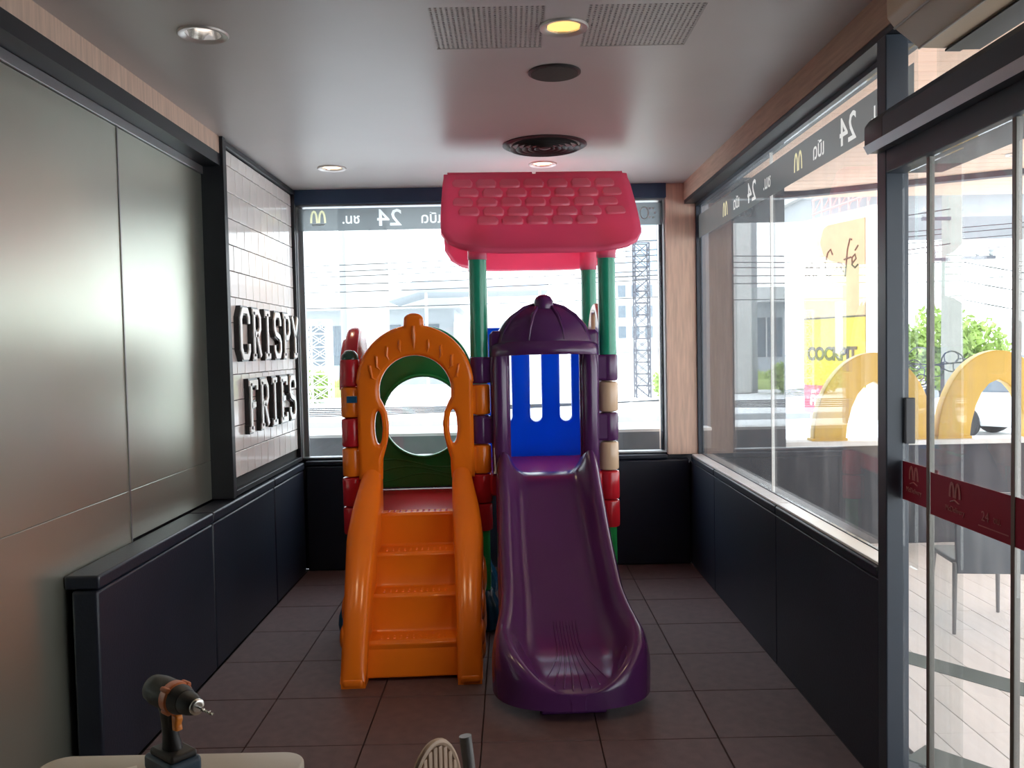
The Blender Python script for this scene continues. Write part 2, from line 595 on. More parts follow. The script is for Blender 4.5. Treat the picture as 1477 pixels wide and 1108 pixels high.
# ceiling with real cut-outs for the lamps and the two perforated boards
def ceiling_plane():
    lamps = [(-1.141, 3.306), (-1.156, 5.72), (0.234, 5.72), (0.224, 3.306)]
    holes = [(x - .062, x + .062, y - .062, y + .062) for x, y in lamps]
    holes += [(-0.275, 0.148, 3.100, 3.523), (0.300, 0.723, 3.100, 3.523)]
    xs = sorted({XLW - .3, XRG + .05} | {v for h in holes for v in h[:2]})
    ys = sorted({YF, YB + .1} | {v for h in holes for v in h[2:]})
    b = MB()
    for x0, x1 in zip(xs, xs[1:]):
        for y0, y1 in zip(ys, ys[1:]):
            if any(h[0] - 1e-6 <= x0 and x1 <= h[1] + 1e-6 and h[2] - 1e-6 <= y0 and y1 <= h[3] + 1e-6 for h in holes):
                continue
            b.box(x0, x1, y0, y1, ZC, ZC + .1)
    bmesh.ops.remove_doubles(b.bm, verts=b.bm.verts, dist=1e-5)
    seen = {}
    kill = []
    for f in b.bm.faces:
        key = tuple(sorted(v.index for v in f.verts)) if False else tuple(round(c, 4) for c in f.calc_center_median())
        if key in seen: kill += [f, seen[key]]
        seen[key] = f
    bmesh.ops.delete(b.bm, geom=list(set(kill)), context='FACES')
    return b
ceil = ceiling_plane().build('ceiling', m_ceil, smooth=0)
tag(ceil, kind='structure')
def perf_board(x0, y0, size=0.423, n=22):
    b = MB()
    p = size / n
    r = p * 0.30
    for i in range(n):
        for j in range(n):
            cx, cy = x0 + (i + .5) * p, y0 + (j + .5) * p
            h = p / 2
            sq = [(h, -h), (h, 0), (h, h), (0, h), (-h, h), (-h, 0), (-h, -h), (0, -h)]
            A = [b.bm.verts.new((cx + u, cy + v, ZC + .002)) for u, v in sq]
            B = [b.bm.verts.new((cx + r * math.cos(math.radians(-45 + 45 * k)), cy + r * math.sin(math.radians(-45 + 45 * k)), ZC + .002)) for k in range(8)]
            C = [b.bm.verts.new((v.co.x, v.co.y, ZC + .012)) for v in B]
            for k in range(8):
                b.bm.faces.new((A[k], B[k], B[(k + 1) % 8], A[(k + 1) % 8]))
                b.bm.faces.new((B[k], C[k], C[(k + 1) % 8], B[(k + 1) % 8]))
    bmesh.ops.remove_doubles(b.bm, verts=b.bm.verts, dist=1e-5)
    o = b.build('perforated_board', m_perf, ceil, smooth=0)
    MB().box(x0, x0 + size, y0, y0 + size, ZC + .03, ZC + .095).build('void_box', m_screed, ceil, smooth=0)
    return o
perf_board(-0.275, 3.100)
perf_board(0.300, 3.100)

# wall_left: laminate panels with open joints over a dark backing
wl = MB().box(XLW - .30, XLW - .02, YF, YB + .1, 0, ZC).build('wall_left', m_black, smooth=0)
tag(wl, kind='structure')
JY, JZ = 3.80, 1.06
for (ya, yb, za, zb) in ((JY + .002, 4.83, 0.84, JZ - .001), (JY + .002, 4.83, JZ + .001, 2.66),
                         (2.2, JY - .002, 0.0, JZ - .001), (2.2, JY - .002, JZ + .001, 2.66),
                         (0.6, 2.196, 0.0, JZ - .001), (0.6, 2.196, JZ + .001, 2.66),
                         (-1.2, 0.596, 0.0, JZ - .001), (-1.2, 0.596, JZ + .001, 2.66),
                         (YF, -1.204, 0.0, JZ - .001), (YF, -1.204, JZ + .001, 2.66)):
    MB().box(XLW - .02, XLW, ya, yb, za, zb).build('wall_panel', m_panel, wl, bevel=.0015, bseg=1, smooth=0)
MB().box(XLW - .0195, XLW + .004, JY - .0045, JY + .0045, 0, 2.66).build('joint_strip', m_alum, wl, smooth=0)
MB().box(XLW - .02, XLW + .012, YF, 4.83, 2.662, 2.705).build('head_strip', m_alum, wl, bevel=.002, smooth=0)  # plain grey strip along the top of the panels
MB().box(XLW - .02, XL + .004, YF, 4.83, 2.706, 2.772).build('black_channel', m_black, wl, smooth=0)
MB().box(XLW - .02, XL + .02, 4.83, 4.868, 0.84, ZC - .001).build('recess_return', m_black, wl, smooth=0)
# timber fascias under the ceiling
t = MB().box(XLW - .02, XL, YF, 4.845, 2.773, ZC - .0005).build('trim_1', m_wood, smooth=0); tag(t, kind='structure')
t = MB().box(XR, XRG + .07, 1.0, YB - .06, 2.738, ZC - .0005).build('trim_2', m_wood2, smooth=0); tag(t, kind='structure')
MB().box(XR + .004, XRG + .06, 1.0, YB - .06, 2.712, 2.7375).build('shadow_gap', m_black, t, smooth=0)

# wall_front (behind the viewpoint) and the wall beside the door, plain
w = MB().box(XLW - .3, XRG + .2, YF - .15, YF, 0, ZC).build('wall_front', m_rear, smooth=0); tag(w, kind='structure')
w = MB().box(XRG - .03, XRG + .17, YF, 1.198, 0, ZC).build('wall_right', m_rear, smooth=0); tag(w, kind='structure')
MB().box(FX1 + .003, XRG - .010, 3.15, YB + .1, 0, .7745).build('lower_wall', m_dwall, w, smooth=0)

# wall_back: lower wall and window surround
wb = MB().box(XLW - .3, XRG + .2, YB + .02, YB + .2, 0, .845).build('wall_back', m_dwall, smooth=0); tag(wb, kind='structure')
MB().box(XLW - .1, 1.18, YB - .06, YB + .2, 2.765, ZC - .0005).build('head_beam', m_blue, wb, smooth=0)
MB().box(XLW - .12, XL - .012, YB - .06, YB + .2, .845, 2.765).build('side_jamb', m_slate, wb, smooth=0)
# timber pillar in the corner
pil = MB().box(1.178, 1.402, YB - .04, YB + .34, .834, ZC - .0008).build('wall_corner', m_wood, smooth=0, bevel=.003); tag(pil, kind='structure')
MB().box(1.403, 1.44, YB - .06, YB + .34, .84, ZC - .0008).build('corner_post', m_slate, pil, smooth=0)

# window_1: the back window
def box_frame(b, x0, x1, z0, z1, w, y0, y1):
    b.box(x0, x1, y0, y1, z0, z0 + w); b.box(x0, x1, y0, y1, z1 - w, z1)
    b.box(x0, x0 + w, y0, y1, z0 + w, z1 - w); b.box(x1 - w, x1, y0, y1, z0 + w, z1 - w)
    return b
w1 = empty('window_1', (0, YB, .85), kind='structure', world=True)
WX0, WX1, WZ0, WZ1 = -1.606, 1.176, .848, 2.764
box_frame(MB(), WX0, WX1, WZ0, WZ1, .012, YB - .015, YB + .08).build('window_frame', m_alum, w1, smooth=0)
MB().box(WX0 + .012, WX0 + .045, YB + .052, YB + .08, WZ0 + .012, WZ1 - .012).build('mullion', m_alum, w1, smooth=0)
MB().box(WX1 - .035, WX1 - .012, YB + .052, YB + .08, WZ0 + .012, WZ1 - .012).build('mullion', m_slate, w1, smooth=0)
MB().box(WX0 + .012, WX1 - .012, YB + .04, YB + .048, WZ0 + .012, WZ1 - .012).build('pane', m_glass, w1, smooth=0)
def m_logo(cx, z0, h, w, th):
    """double arch emblem as two strokes"""
    out = []
    for s_ in (-1, 1):
        c = cx + s_ * (w * .25 + th * .52)
        out.append(ribbon([(c - w * .25, z0), (c - w * .235, z0 + h * .35), (c - w * .19, z0 + h * .7), (c - w * .10, z0 + h * .94), (c, z0 + h),
                           (c + w * .10, z0 + h * .94), (c + w * .19, z0 + h * .7), (c + w * .235, z0 + h * .35), (c + w * .25, z0)], th))
    return out
def emblem(name, cx, z0, h, w, th, d, m, parent, plane, off):
    b = MB()
    for lp in m_logo(cx, z0, h, w, th):
        n = len(lp) // 2
        for i in range(n - 1):
            q = [lp[i], lp[i + 1], lp[2 * n - 2 - i], lp[2 * n - 1 - i]]
            b.prism(q, off - d / 2, off + d / 2, {'xz': 'y', 'yz': 'x'}[plane])
    return b.build(name, m, parent, smooth=0)
# the film is printed for the street, so it reads in reverse from in here
f1 = header_film(w1, 'xz', (WX0 + .016, WX1 - .014, 2.575, WZ1 - .022), YB + .0355,
                 [('ชม.', -1.19, 2.660, .10, -1), ('24', -.90, 2.662, .175, -1.1), ('เปิด', -.585, 2.655, .105, -1), ('24', -.02, 2.662, .175, -1.1), ('ชม.', .33, 2.660, .10, -1)],
                 [(-1.440, 2.635, .088, .090)])
MB().box(-1.485, -1.395, YB + .0330, YB + .0345, 2.618, 2.628).build('emblem_bar', m_filmlet, f1, smooth=0)
b = MB()
b.tube([(1.03 + .032 * math.cos(a * PI / 8), YB + .032, 2.665 + .045 * math.sin(a * PI / 8)) for a in range(17)], .006, 6)
b.build('lettering', m_filmlet, f1)
b = MB()
for a in range(6):
    b.tube([(1.085 + .026 * math.cos(a * PI / 3), YB + .030, 2.665 + .04 * math.sin(a * PI / 3)), (1.085 + .026 * math.cos(a * PI / 3), YB + .0335, 2.665 + .04 * math.sin(a * PI / 3))], .009, 8)
b.build('lettering', m_filmlet, f1)

# window_2: the long side window
w2 = empty('window_2', (XRG, 4.7, .84), kind='structure', world=True)
GY0, GY1 = 3.03, 6.46
MB().box(XRG - .03, XRG + .03, GY0, GY1, 2.69, 2.7115).box(XRG - .008, XRG + .008, 3.20, GY1, .806, .842).build('window_frame', m_slate, w2, smooth=0)
JOINT = 4.70
for a, b_ in ((GY0, JOINT - .003), (JOINT + .003, GY1)):
    MB().box(XRG - .006, XRG + .006, a, b_, .8425, 2.6895).build('pane', m_glassd, w2, smooth=0)
MB().box(XRG - .008, XRG + .008, JOINT - .0028, JOINT + .0028, .8425, 2.6895).build('silicone_joint', m_white, w2, smooth=0)
f2 = header_film(w2, 'yz', (GY0, GY1, 2.455, 2.625), XRG - .0085,
                 [q for y in (3.62, 5.05) for q in (('24', y, 2.54, .165, 1.1), ('เปิด', y + .34, 2.535, .10, 1), ('ชม.', y - .30, 2.54, .10, 1))],
                 [(y + .62, 2.50, .085, .090) for y in (3.62, 5.05)])

# ================================================================= SLIDING DOOR
d1 = empty('door_1', (XRG, 2.0, 0), kind='structure', world=True)
PX0, PX1 = 1.305, 1.385
MB().box(PX0, PX1, 2.99, 3.062, 0, ZC - .16).build('door_post', m_slate, d1, bevel=.004, smooth=0)
MB().box(PX1 - .02, PX1 + .014, 2.972, 2.99, 1.30, 1.46).build('post_plate', m_black, d1, bevel=.003, smooth=0)  # small dark plate on the door post
# head beam over the leaves, transom bars, transom glass
MB().box(PX0, 1.50, 1.2, 2.989, 2.235, 2.36).build('door_head', m_slate, d1, bevel=.004, smooth=0)
MB().box(1.486, 1.494, 1.2, 3.0, 2.361, 2.869).build('transom_pane', m_glass, d1, smooth=0)
MB().box(PX0 + .01, PX1 + .04, 1.2, 2.989, 0, .022).build('door_sill', m_alum, d1, smooth=0)
# fixed side light and the sliding leaves
def leaf(x, y0, y1, near=True, far=True):
    w0, w1_ = (.018 if near else 0), (.020 if far else 0)
    MB().box(x - .004, x + .004, y0 + w0, y1 - w1_, .025, 2.232).build('leaf_pane', m_glassd, d1, smooth=0)
    if near: MB().box(x - .009, x + .009, y0, y0 + w0, .024, 2.234).build('stile', m_stile, d1, bevel=.002, smooth=0)
    if far: MB().box(x - .009, x + .009, y1 - w1_, y1, .024, 2.234).build('stile', m_stile, d1, bevel=.002, smooth=0)
leaf(1.366, 2.60, 2.989, False, False)
leaf(1.330, 2.252, 2.735)
leaf(1.330, 1.22, 2.248, True, False)
# dark red film band across the glass with printed emblem
for (x, ya, yb_) in ((1.3255, 1.24, 2.712), (1.3615, 2.738, 2.986)):
    fb = MB().box(x - .0018, x, ya, yb_, 1.106, 1.240).build('film_band', m_redfilm, d1, smooth=0)
    xx = x - .0030
    for yc in ((2.56, 1.80) if yb_ < 2.75 else (2.90,)):
        emblem('emblem', yc, 1.183, .042, .048, .010, .0015, m_redlet, fb, 'yz', xx)
        MB().tube([(xx, yc + .026, 1.168), (xx, yc, 1.176), (xx, yc - .026, 1.168)], .0022, 5).build('emblem_bar', m_redlet, fb, smooth=0)
        text('lettering', 'McDelivery', .024, m_redlet, fb, (0, -1, 0), (0, 0, 1), (xx, yc, 1.146), extrude=.0006)
    if yb_ < 2.75:
        text('lettering', '24', .040, m_redlet, fb, (0, -1, 0), (0, 0, 1), (xx, 2.395, 1.158), extrude=.0006)
        text('lettering', 'ชม.', .028, m_redlet, fb, (0, -1, 0), (0, 0, 1), (xx, 2.335, 1.158), extrude=.0006)
        MB().box(xx - .0005, xx + .0005, 2.28, 2.43, 1.128, 1.131).build('emblem_bar', m_redlet, fb, smooth=0)

# automatic door operator over the door
op = empty('door_operator', (1.29, 2.0, 2.31), label='dark long sliding-door operator housing with bright lower edge mounted over the door', cat='door operator', world=True)
prof = [(1.304, 2.312), (1.262, 2.312), (1.248, 2.338), (1.248, 2.402), (1.268, 2.428), (1.304, 2.428)]
MB().prism([(x, z) for x, z in prof], 1.21, 2.885, 'y').build('housing', m_slate, op, smooth=0)
MB().prism([(1.2615, 2.3105), (1.2465, 2.338), (1.2455, 2.337), (1.2605, 2.3095)], 1.21, 2.885, 'y').build('edge_strip', m_alum, op, smooth=0)
MB().prism([(x, z) for x, z in prof], 2.8855, 3.035, 'y').build('end_cap', m_vent, op, bevel=.006)
MB().prism([(1.2615, 2.3105), (1.2465, 2.338), (1.2455, 2.337), (1.2605, 2.3095)], 2.8855, 3.035, 'y').build('edge_strip', m_alum, op, smooth=0)

# beige air curtain above the operator
ac = empty('air_curtain', (1.30, 2.0, 2.56), label='beige boxy air curtain with stepped lower edges fixed under the ceiling over the door', cat='air curtain', world=True)
MB().prism([(1.185, 2.86), (1.19, 2.66), (1.215, 2.628), (1.29, 2.568), (1.366, 2.565), (1.42, 2.563), (1.42, 2.86)], .95, 2.72, 'y').build('shell', m_beige, ac, bevel=.006)
MB().prism([(1.372, 2.563), (1.419, 2.561), (1.419, 2.556), (1.372, 2.557)], .95, 2.719, 'y').build('outlet_slot', m_black, ac, smooth=0)
MB().tube([(1.213, .96, 2.6285), (1.213, 2.715, 2.6285)], .004, 6).tube([(1.2895, .96, 2.567), (1.2895, 2.715, 2.567)], .004, 6).build('edge_bead', m_top, ac)
MB().box(1.421, 1.482, .95, 2.72, 2.562, 2.8690).build('mounting_bar', m_black, ac, smooth=0)

# ================================================================= PADDING
def pad_run(name, label, face, segs, cap, parent_loc):
    o = empty(name, parent_loc, label=label, cat='wall pad', world=True)
    for (bx) in segs:
        MB().box(*bx).build('pad', m_pad, o, bevel=.012, bseg=3)
    for (bx) in cap:
        MB().box(*bx).build('cap', m_pad, o, bevel=.010, bseg=3)
    return o
ZP = .775
ysL = [3.20, 4.46, 5.63, 6.44]
pad_run('wall_padding', 'long black padded dado along the foot of the grey green panelled wall', 'x',
        [(XLW + .03, FX0, a + .004, b_ - .004, .002, ZP) for a, b_ in zip(ysL, ysL[1:])],
        [(XLW + .001, FX0 + .006, a + .003, b_ - .003, ZP + .004, .832) for a, b_ in zip([3.205, 4.46, 5.63], [4.46, 5.63, 6.44])], (-1.64, 4.8, 0))
ysR = [3.145, 4.38, 5.72, 6.44]
side_pad = pad_run('wall_padding', 'black padded dado with sill top painted pale like reflected sky under the long side window', 'x',
        [(FX1 - .002, FX1 + .0015, a + .004, b_ - .004, .002, ZP) for a, b_ in zip(ysR, ysR[1:])],
        [(FX1 - .006, XRG - .009, a + .003, b_ - .003, ZP + .004, .826) for a, b_ in zip(ysR, ysR[1:])], (1.39, 4.7, 0))
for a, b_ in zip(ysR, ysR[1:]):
    MB().box(FX1 + .002, XRG - .0085, a + .003, b_ - .003, .8265, .839).build('sill_top', m_sill_refl, side_pad, bevel=.002, bseg=1, smooth=0)
pad_run('wall_padding', 'black padded dado under the back window behind the slides', 'y',
        [(a + .004, b_ - .004, 6.455, YB + .015, .002, .80) for a, b_ in ((-1.57, -.6), (-.6, .38), (.38, 1.34))],
        [(a + .002, b_ - .002, 6.45, YB + .018, .803, .838) for a, b_ in ((-1.57, -.6), (-.6, .38), (.38, 1.17))], (0, 6.49, 0))

# ================================================================= TILED FEATURE PANEL WITH RAISED LETTERS
tp = empty('tiled_panel', (-1.6, 5.68, .84), label='black-framed panel of glossy white tiles with raised CRISPY FRIES lettering', cat='wall sign', world=True)
TY0, TY1, TZ0, TZ1 = 4.875, 6.455, .845, 2.862
MB().box(XLW, -1.622, TY0, TY1, TZ0, TZ1).build('backing_board', m_grout, tp, smooth=0)
b = MB()
b.box(XLW, -1.588, TY0 - .006, TY0 + .034, TZ0, TZ1)
b.box(XLW, -1.588, TY1 - .03, TY1, TZ0, TZ1)
b.box(XLW, -1.588, TY0 + .034, TY1 - .03, TZ0, TZ0 + .03)
b.box(XLW, -1.588, TY0 + .034, TY1 - .03, TZ1 - .03, TZ1)
b.build('frame', m_black, tp, bevel=.003, smooth=0)
t0 = None
TW, TH, GAP = .1445, .1505, .004
ya, yb_ = TY0 + .037, TY1 - .033
for r in range(13):
    z0 = TZ1 - .035 - .085 - TH * r
    z1 = z0 + TH
    if r == 0:
        z0 = TZ1 - .035 - .085; z1 = TZ1 - .035
    else:
        z1 = TZ1 - .035 - .085 - TH * (r - 1); z0 = max(z1 - TH, TZ0 + .033)
    y = ya - (TW / 2 if r % 2 else 0)
    while y < yb_ - .012:
        a, c = max(y, ya), min(y + TW, yb_)
        if c - a > .014:
            loc = (-1.616 + random.uniform(-.0006, .0006), (a + c) / 2, (z0 + z1) / 2)
            sc = (1, (c - a - GAP) / TW, (z1 - z0 - GAP) / TH)
            if t0 is None:
                t0 = MB().box(-.006, .006, -TW / 2, TW / 2, -TH / 2, TH / 2).build('tile', m_tile, tp, bevel=.003, bseg=2)
                t0.location, t0.scale = loc, sc
            else:
                o = dup_mesh(t0, 'tile', tp, loc, sc)
                o.matrix_parent_inverse = t0.matrix_parent_inverse.copy()
        y += TW
STROKES = {
    'C': [[(.95, .72), (.95, .86), (.78, 1), (.26, 1), (.05, .82), (.05, .18), (.26, 0), (.78, 0), (.95, .14), (.95, .28)]],
    'R': [[(.18, 0), (.18, 1)], [(.0, 1), (.68, 1), (.9, .87), (.9, .63), (.68, .5), (.18, .5)], [(.5, .5), (.95, 0)], [(0, 0), (.38, 0)]],
    'I': [[(.5, 0), (.5, 1)], [(.18, 0), (.82, 0)], [(.18, 1), (.82, 1)]],
    'S': [[(.92, .74), (.92, .86), (.75, 1), (.25, 1), (.08, .86), (.08, .66), (.25, .54), (.75, .46), (.92, .34), (.92, .14), (.75, 0), (.25, 0), (.08, .14), (.08, .26)]],
    'P': [[(.2, 0), (.2, 1)], [(.0, 1), (.7, 1), (.92, .86), (.92, .6), (.7, .46), (.2, .46)], [(0, 0), (.42, 0)]],
    'Y': [[(.5, 0), (.5, .48), (.04, 1)], [(.5, .48), (.96, 1)], [(.26, 0), (.74, 0)]],
    'F': [[(.2, 0), (.2, 1)], [(0, 1), (.92, 1), (.92, .84)], [(.2, .52), (.72, .52)], [(0, 0), (.44, 0)]],
    'E': [[(.2, 0), (.2, 1)], [(0, 1), (.92, 1), (.92, .84)], [(.2, .52), (.7, .52)], [(0, 0), (.92, 0), (.92, .16)]],
}
def stroke_bars(b, strokes, y0, z0, w, h, th, x0, x1):
    for st in strokes:
        lp = ribbon([(y0 + u * w, z0 + v * h) for u, v in st], th)
        n = len(st)
        for i in range(n - 1):
            b.prism([lp[i], lp[i + 1], lp[2 * n - 2 - i], lp[2 * n - 1 - i]], x0, x1, 'x')
    return b
for word, y0, z0, pitch, h in (('CRISPY', 5.03, 1.64, .2375, .275), ('FRIES', 5.16, 1.20, .234, .28)):
    for i, chx in enumerate(word):
        lt = stroke_bars(MB(), STROKES[chx], y0 + pitch * i, z0, .170, h, .056, -1.609, -1.580).build('letter', m_letterb, tp, smooth=0)
        stroke_bars(MB(), STROKES[chx], y0 + pitch * i, z0, .170, h, .034, -1.5795, -1.572).build('letter_face', m_letterw, lt, smooth=0)

# ================================================================= CEILING FITTINGS
def downlight(x, y, z, label, lamp, power, group=None, R=.094, frosted=True):
    o = empty('downlight', (x, y, z), label=label, cat='downlight', group=group)
    MB().lathe([(R, 0), (R, -.003), (R - .004, -.008), (R * .74, -.004), (R * .70, .0), (R * .70, .03), (R * .72, .03), (R * .76, .001)], seg=40, cap=False).build('trim_ring', m_rings, o)
    b = MB()
    b.grid([[(r * math.cos(2 * PI * k / 32), r * math.sin(2 * PI * k / 32), zz) for k in range(33)] for r, zz in ((R * .70, .0), (R * .66, .02), (R * .58, .045), (R * .5, .06))])
    b.build('reflector', m_refl, o)
    if frosted:
        MB().lathe([(R * .695, .006), (R * .695, .012)], seg=32).build('diffuser', lamp, o)
    else:
        MB().lathe([(.004, .012), (R * .30, .020), (R * .34, .035), (R * .3, .055)], seg=24).build('bulb', lamp, o)
    if power:
        l = bpy.data.lights.new('lamp', 'SPOT')
        l.energy = power
        l.color = (1, .74, .45)
        l.spot_size = math.radians(110)
        l.spot_blend = .6
        l.shadow_soft_size = .04
        lo = bpy.data.objects.new('lamp', l)
        lo.location = (0, 0, -.010)
        COL.objects.link(lo)
        lo.parent = o
    return o
downlight(-1.141, 3.306, ZC, 'round silvery downlight beside the timber fascia of the panelled wall', m_lampC, 22, frosted=False)
downlight(.224, 3.306, ZC, 'amber round downlight between the two perforated ceiling boards', m_lampA, 26)
downlight(-1.156, 5.72, ZC, 'round downlight near the back window and the tiled panel', m_lampB, 16)
downlight(.234, 5.72, ZC, 'glowing downlight directly above the red play roof', m_lampB, 11)
sp = empty('ceiling_speaker', (.216, 3.835, ZC), label='flat dark round ceiling speaker grille behind the amber downlight', cat='speaker')
MB().lathe([(.116, -.0002), (.116, -.006), (.108, -.010), (.105, -.010)], seg=48, cap=False).build('rim', m_vent, sp)
MB().lathe([(.1045, -.004), (.1045, -.011), (.06, -.013), (.01, -.0135)], seg=48).build('grille', m_spk, sp)
vt = empty('air_diffuser', (.226, 5.185, ZC), label='round black ceiling air diffuser with concentric blades before the roof light', cat='air vent')
MB().lathe([(.25, -.0002), (.252, -.006), (.235, -.014), (.215, -.008), (.21, -.001)], seg=56, cap=False).build('outer_ring', m_vent, vt)
for k in range(5):
    R = .205 - k * .037
    MB().grid([[(r * math.cos(2 * PI * q / 48), r * math.sin(2 * PI * q / 48), z) for q in range(49)] for r, z in ((R - .010, -.002), (R, -.020), (R + .006, -.026), (R + .002, -.024), (R - .012, -.002))]).build('blade', m_vent, vt, smooth=180)
MB().lathe([(.03, -.002), (.034, -.022), (.02, -.027), (.002, -.028)], seg=24).build('hub', m_vent, vt)

# ================================================================= PLAY STRUCTURE
# local frame: origin under the middle front post, x along the front, y to the back
ps = empty('play_structure', (-.185, 5.05, 0), .048, label='multicoloured plastic play structure with orange stairs, purple slide and red shingled roof', cat='play structure')
LC, RC = -.3775, .3785            # tower centre lines
POSTS = [(-.755, 0), (0, 0), (.757, 0), (-.755, .76), (0, .76), (.757, .76)]
def barrel(x, y, z0, z1, r, name, m, parent=ps, e=.012):
    return MB().lathe([(r - e, z0), (r - e * .3, z0 + e * .3), (r, z0 + e), (r, z1 - e), (r - e * .3, z1 - e * .3), (r - e, z1)], (x, y, 0), 24).build(name, m, parent)
for i, (x, y) in enumerate(POSTS):
    roofed = i in (1, 2, 4, 5)
    p = MB().lathe([(.042, .16), (.042, .60)], (x, y, 0), 24).build('post', m_pole if not roofed else m_green, ps)
    if roofed:
        MB().lathe([(.050, 1.60), (.052, 1.62), (.052, 2.20)], (x, y, 0), 24).build('upper_pole', m_pole, p)
    # fluted blue base: a draped foot that swells towards the ground
    MB().lathe([(.075, 0), (.098, .012), (.104, .06), (.100, .11), (.082, .165), (.062, .20), (.056, .232), (.050, .238)], (x, y, 0), 40,
               mod=lambda a, z: 1 + (.055 * math.cos(9 * a) if .02 < z < .225 else .02 * math.cos(9 * a))).build('post_base', m_dkblue, ps)
    # deck sleeves
    barrel(x, y, .59, .752, .060, 'deck_sleeve', m_red)
    barrel(x, y, .756, .925, .061, 'deck_sleeve', m_red)
# knuckles that interlock round the posts
K = [(.93, 1.098), (1.104, 1.27), (1.276, 1.452), (1.458, 1.615)]
def knuckles(x, y, mats, parent=ps):
    for (z0, z1), m_ in zip(K, mats):
        if m_: barrel(x, y, z0, z1, .058, 'hinge_barrel', m_, parent)
knuckles(-.755, 0, (m_orange, m_red, m_orange, m_red))
knuckles(0, 0, (m_orange, m_purple, m_orange, m_purple))
knuckles(.757, 0, (m_tan, m_purple, m_tan, m_purple))
knuckles(-.755, .76, (m_green, m_red, m_green, m_red))
knuckles(0, .76, (m_green, m_pblue, m_green, m_pblue))
knuckles(.757, .76, (m_tan, m_pblue, m_tan, m_pblue))
MB().lathe([(.050, 1.60), (.052, 1.615), (.047, 1.64), (.028, 1.662), (.006, 1.668)], (-.755, 0, 0), 24).build('post_cap', m_dkgreen, ps)
MB().lathe([(.050, 1.60), (.052, 1.615), (.047, 1.64), (.028, 1.662), (.006, 1.668)], (-.755, .76, 0), 24).build('post_cap', m_dkgreen, ps)

# decks
def deck(xc, z, name='deck'):
    return MB().box(xc - .335, xc + .335, -.045, .80, z - .13, z).build(name, m_red, ps, bevel=.018, bseg=3)
dk1 = deck(LC, .722)
dk2 = deck(RC, .925)

# orange front arch with two hand-hold slots
def front_arch():
    ow = .335
    outer = [(LC - ow, .915), (LC + ow, .915), (LC + ow, 1.47)]
    outer += [p for p in arc(LC, 1.455, ow + .005, .352, 3, 80, 18)]
    outer += [(LC + .058, 1.812)] + arc(LC, 1.838, .056, .036, 0, 180, 14) + [(LC - .058, 1.812)]
    outer += [p for p in arc(LC, 1.455, ow + .005, .352, 100, 177, 18)] + [(LC - ow, 1.47)]
    inn = [(-.200, .914), (-.196, 1.03), (-.176, 1.10), (-.160, 1.17), (-.156, 1.23), (-.166, 1.30), (-.190, 1.355), (-.206, 1.385)]
    inner = [(LC + u, v) for u, v in inn] + arc(LC, 1.425, .208, .205, 178, 2, 28) + [(LC - u, v) for u, v in inn[::-1]]
    outer2 = [(LC - ow, .915)] + [inner[0]] + inner[1:-1] + [inner[-1]] + outer[1:]
    slots = []
    for s_ in (-1, 1):
        slots.append([(LC + s_ * .216 + u, v) for u, v in arc(0, 1.215, .023, .098, 0, 360, 28)[:-1]])
    return [outer2] + slots
fa = plate('front_arch', front_arch(), .085, .026, m_orange, ps, 'xz', -.035)
# leaf veins and the ridge in the middle
MB().tube([(LC, -.076, 1.80), (LC, -.078, 1.74), (LC, -.074, 1.66)], [.010, .014, .004], 8).build('vein', m_orange, fa)
for s_ in (-1, 1):
    for a in (20, 40, 60, 76):
        ca, sa = math.cos(math.radians(90 - a * .98)), math.sin(math.radians(90 - a * .98))
        r0, r1 = .225, .292
        cb, sb = math.cos(math.radians(90 - a * .80)), math.sin(math.radians(90 - a * .80))
        MB().tube([(LC + s_ * r0 * ca, -.074, 1.43 + r0 * sa), (LC + s_ * (r0 + .03) * (ca * .9 + cb * .1), -.079, 1.43 + (r0 + .03) * (sa * .9 + sb * .1)), (LC + s_ * r1 * cb, -.077, 1.43 + r1 * sb), (LC + s_ * (r1 + .02) * cb, -.070, 1.43 + (r1 + .02) * sb)], [.003, .008, .009, .003], 8).build('vein', m_orange, fa)
MB().box(-.772, -.712, -.0605, -.045, 1.362, 1.402).build('slot_recess', m_dkblue, fa, bevel=.002, smooth=0)
for (z0, z1) in (K[0], K[2]):     # lugs joining the arch to the barrels
    MB().box(LC - .375, LC - .30, -.05, .035, z0 + .008, z1 - .008).build('lug', m_orange, fa, bevel=.012, bseg=3)
    MB().box(LC + .30, LC + .375, -.05, .035, z0 + .008, z1 - .008).build('lug', m_orange, fa, bevel=.012, bseg=3)

# green back panel with the round hole
gp_out = [(LC - .335, .735), (LC + .335, .735), (LC + .335, 1.49)] + arc(LC, 1.49, .335, .335, 2, 178, 36) + [(LC - .335, 1.49)]
gp = plate('back_panel', [gp_out, arc(LC, 1.215, .268, .268, 0, 360, 56)[:-1]], .07, .02, m_green, ps, 'xz', .775)
MB().tube([(LC + .276 * math.cos(a * PI / 24), .738, 1.215 + .276 * math.sin(a * PI / 24)) for a in range(49)], .011, 8, cap=False).build('hole_rim', m_green, gp)
for k in range(3):
    MB().tube([(LC + u, .738, .80 + .05 * k + .03 * math.cos(u * 9 + k)) for u in [x * .04 - .28 for x in range(15)]], .006, 6).build('vein', m_green, gp)
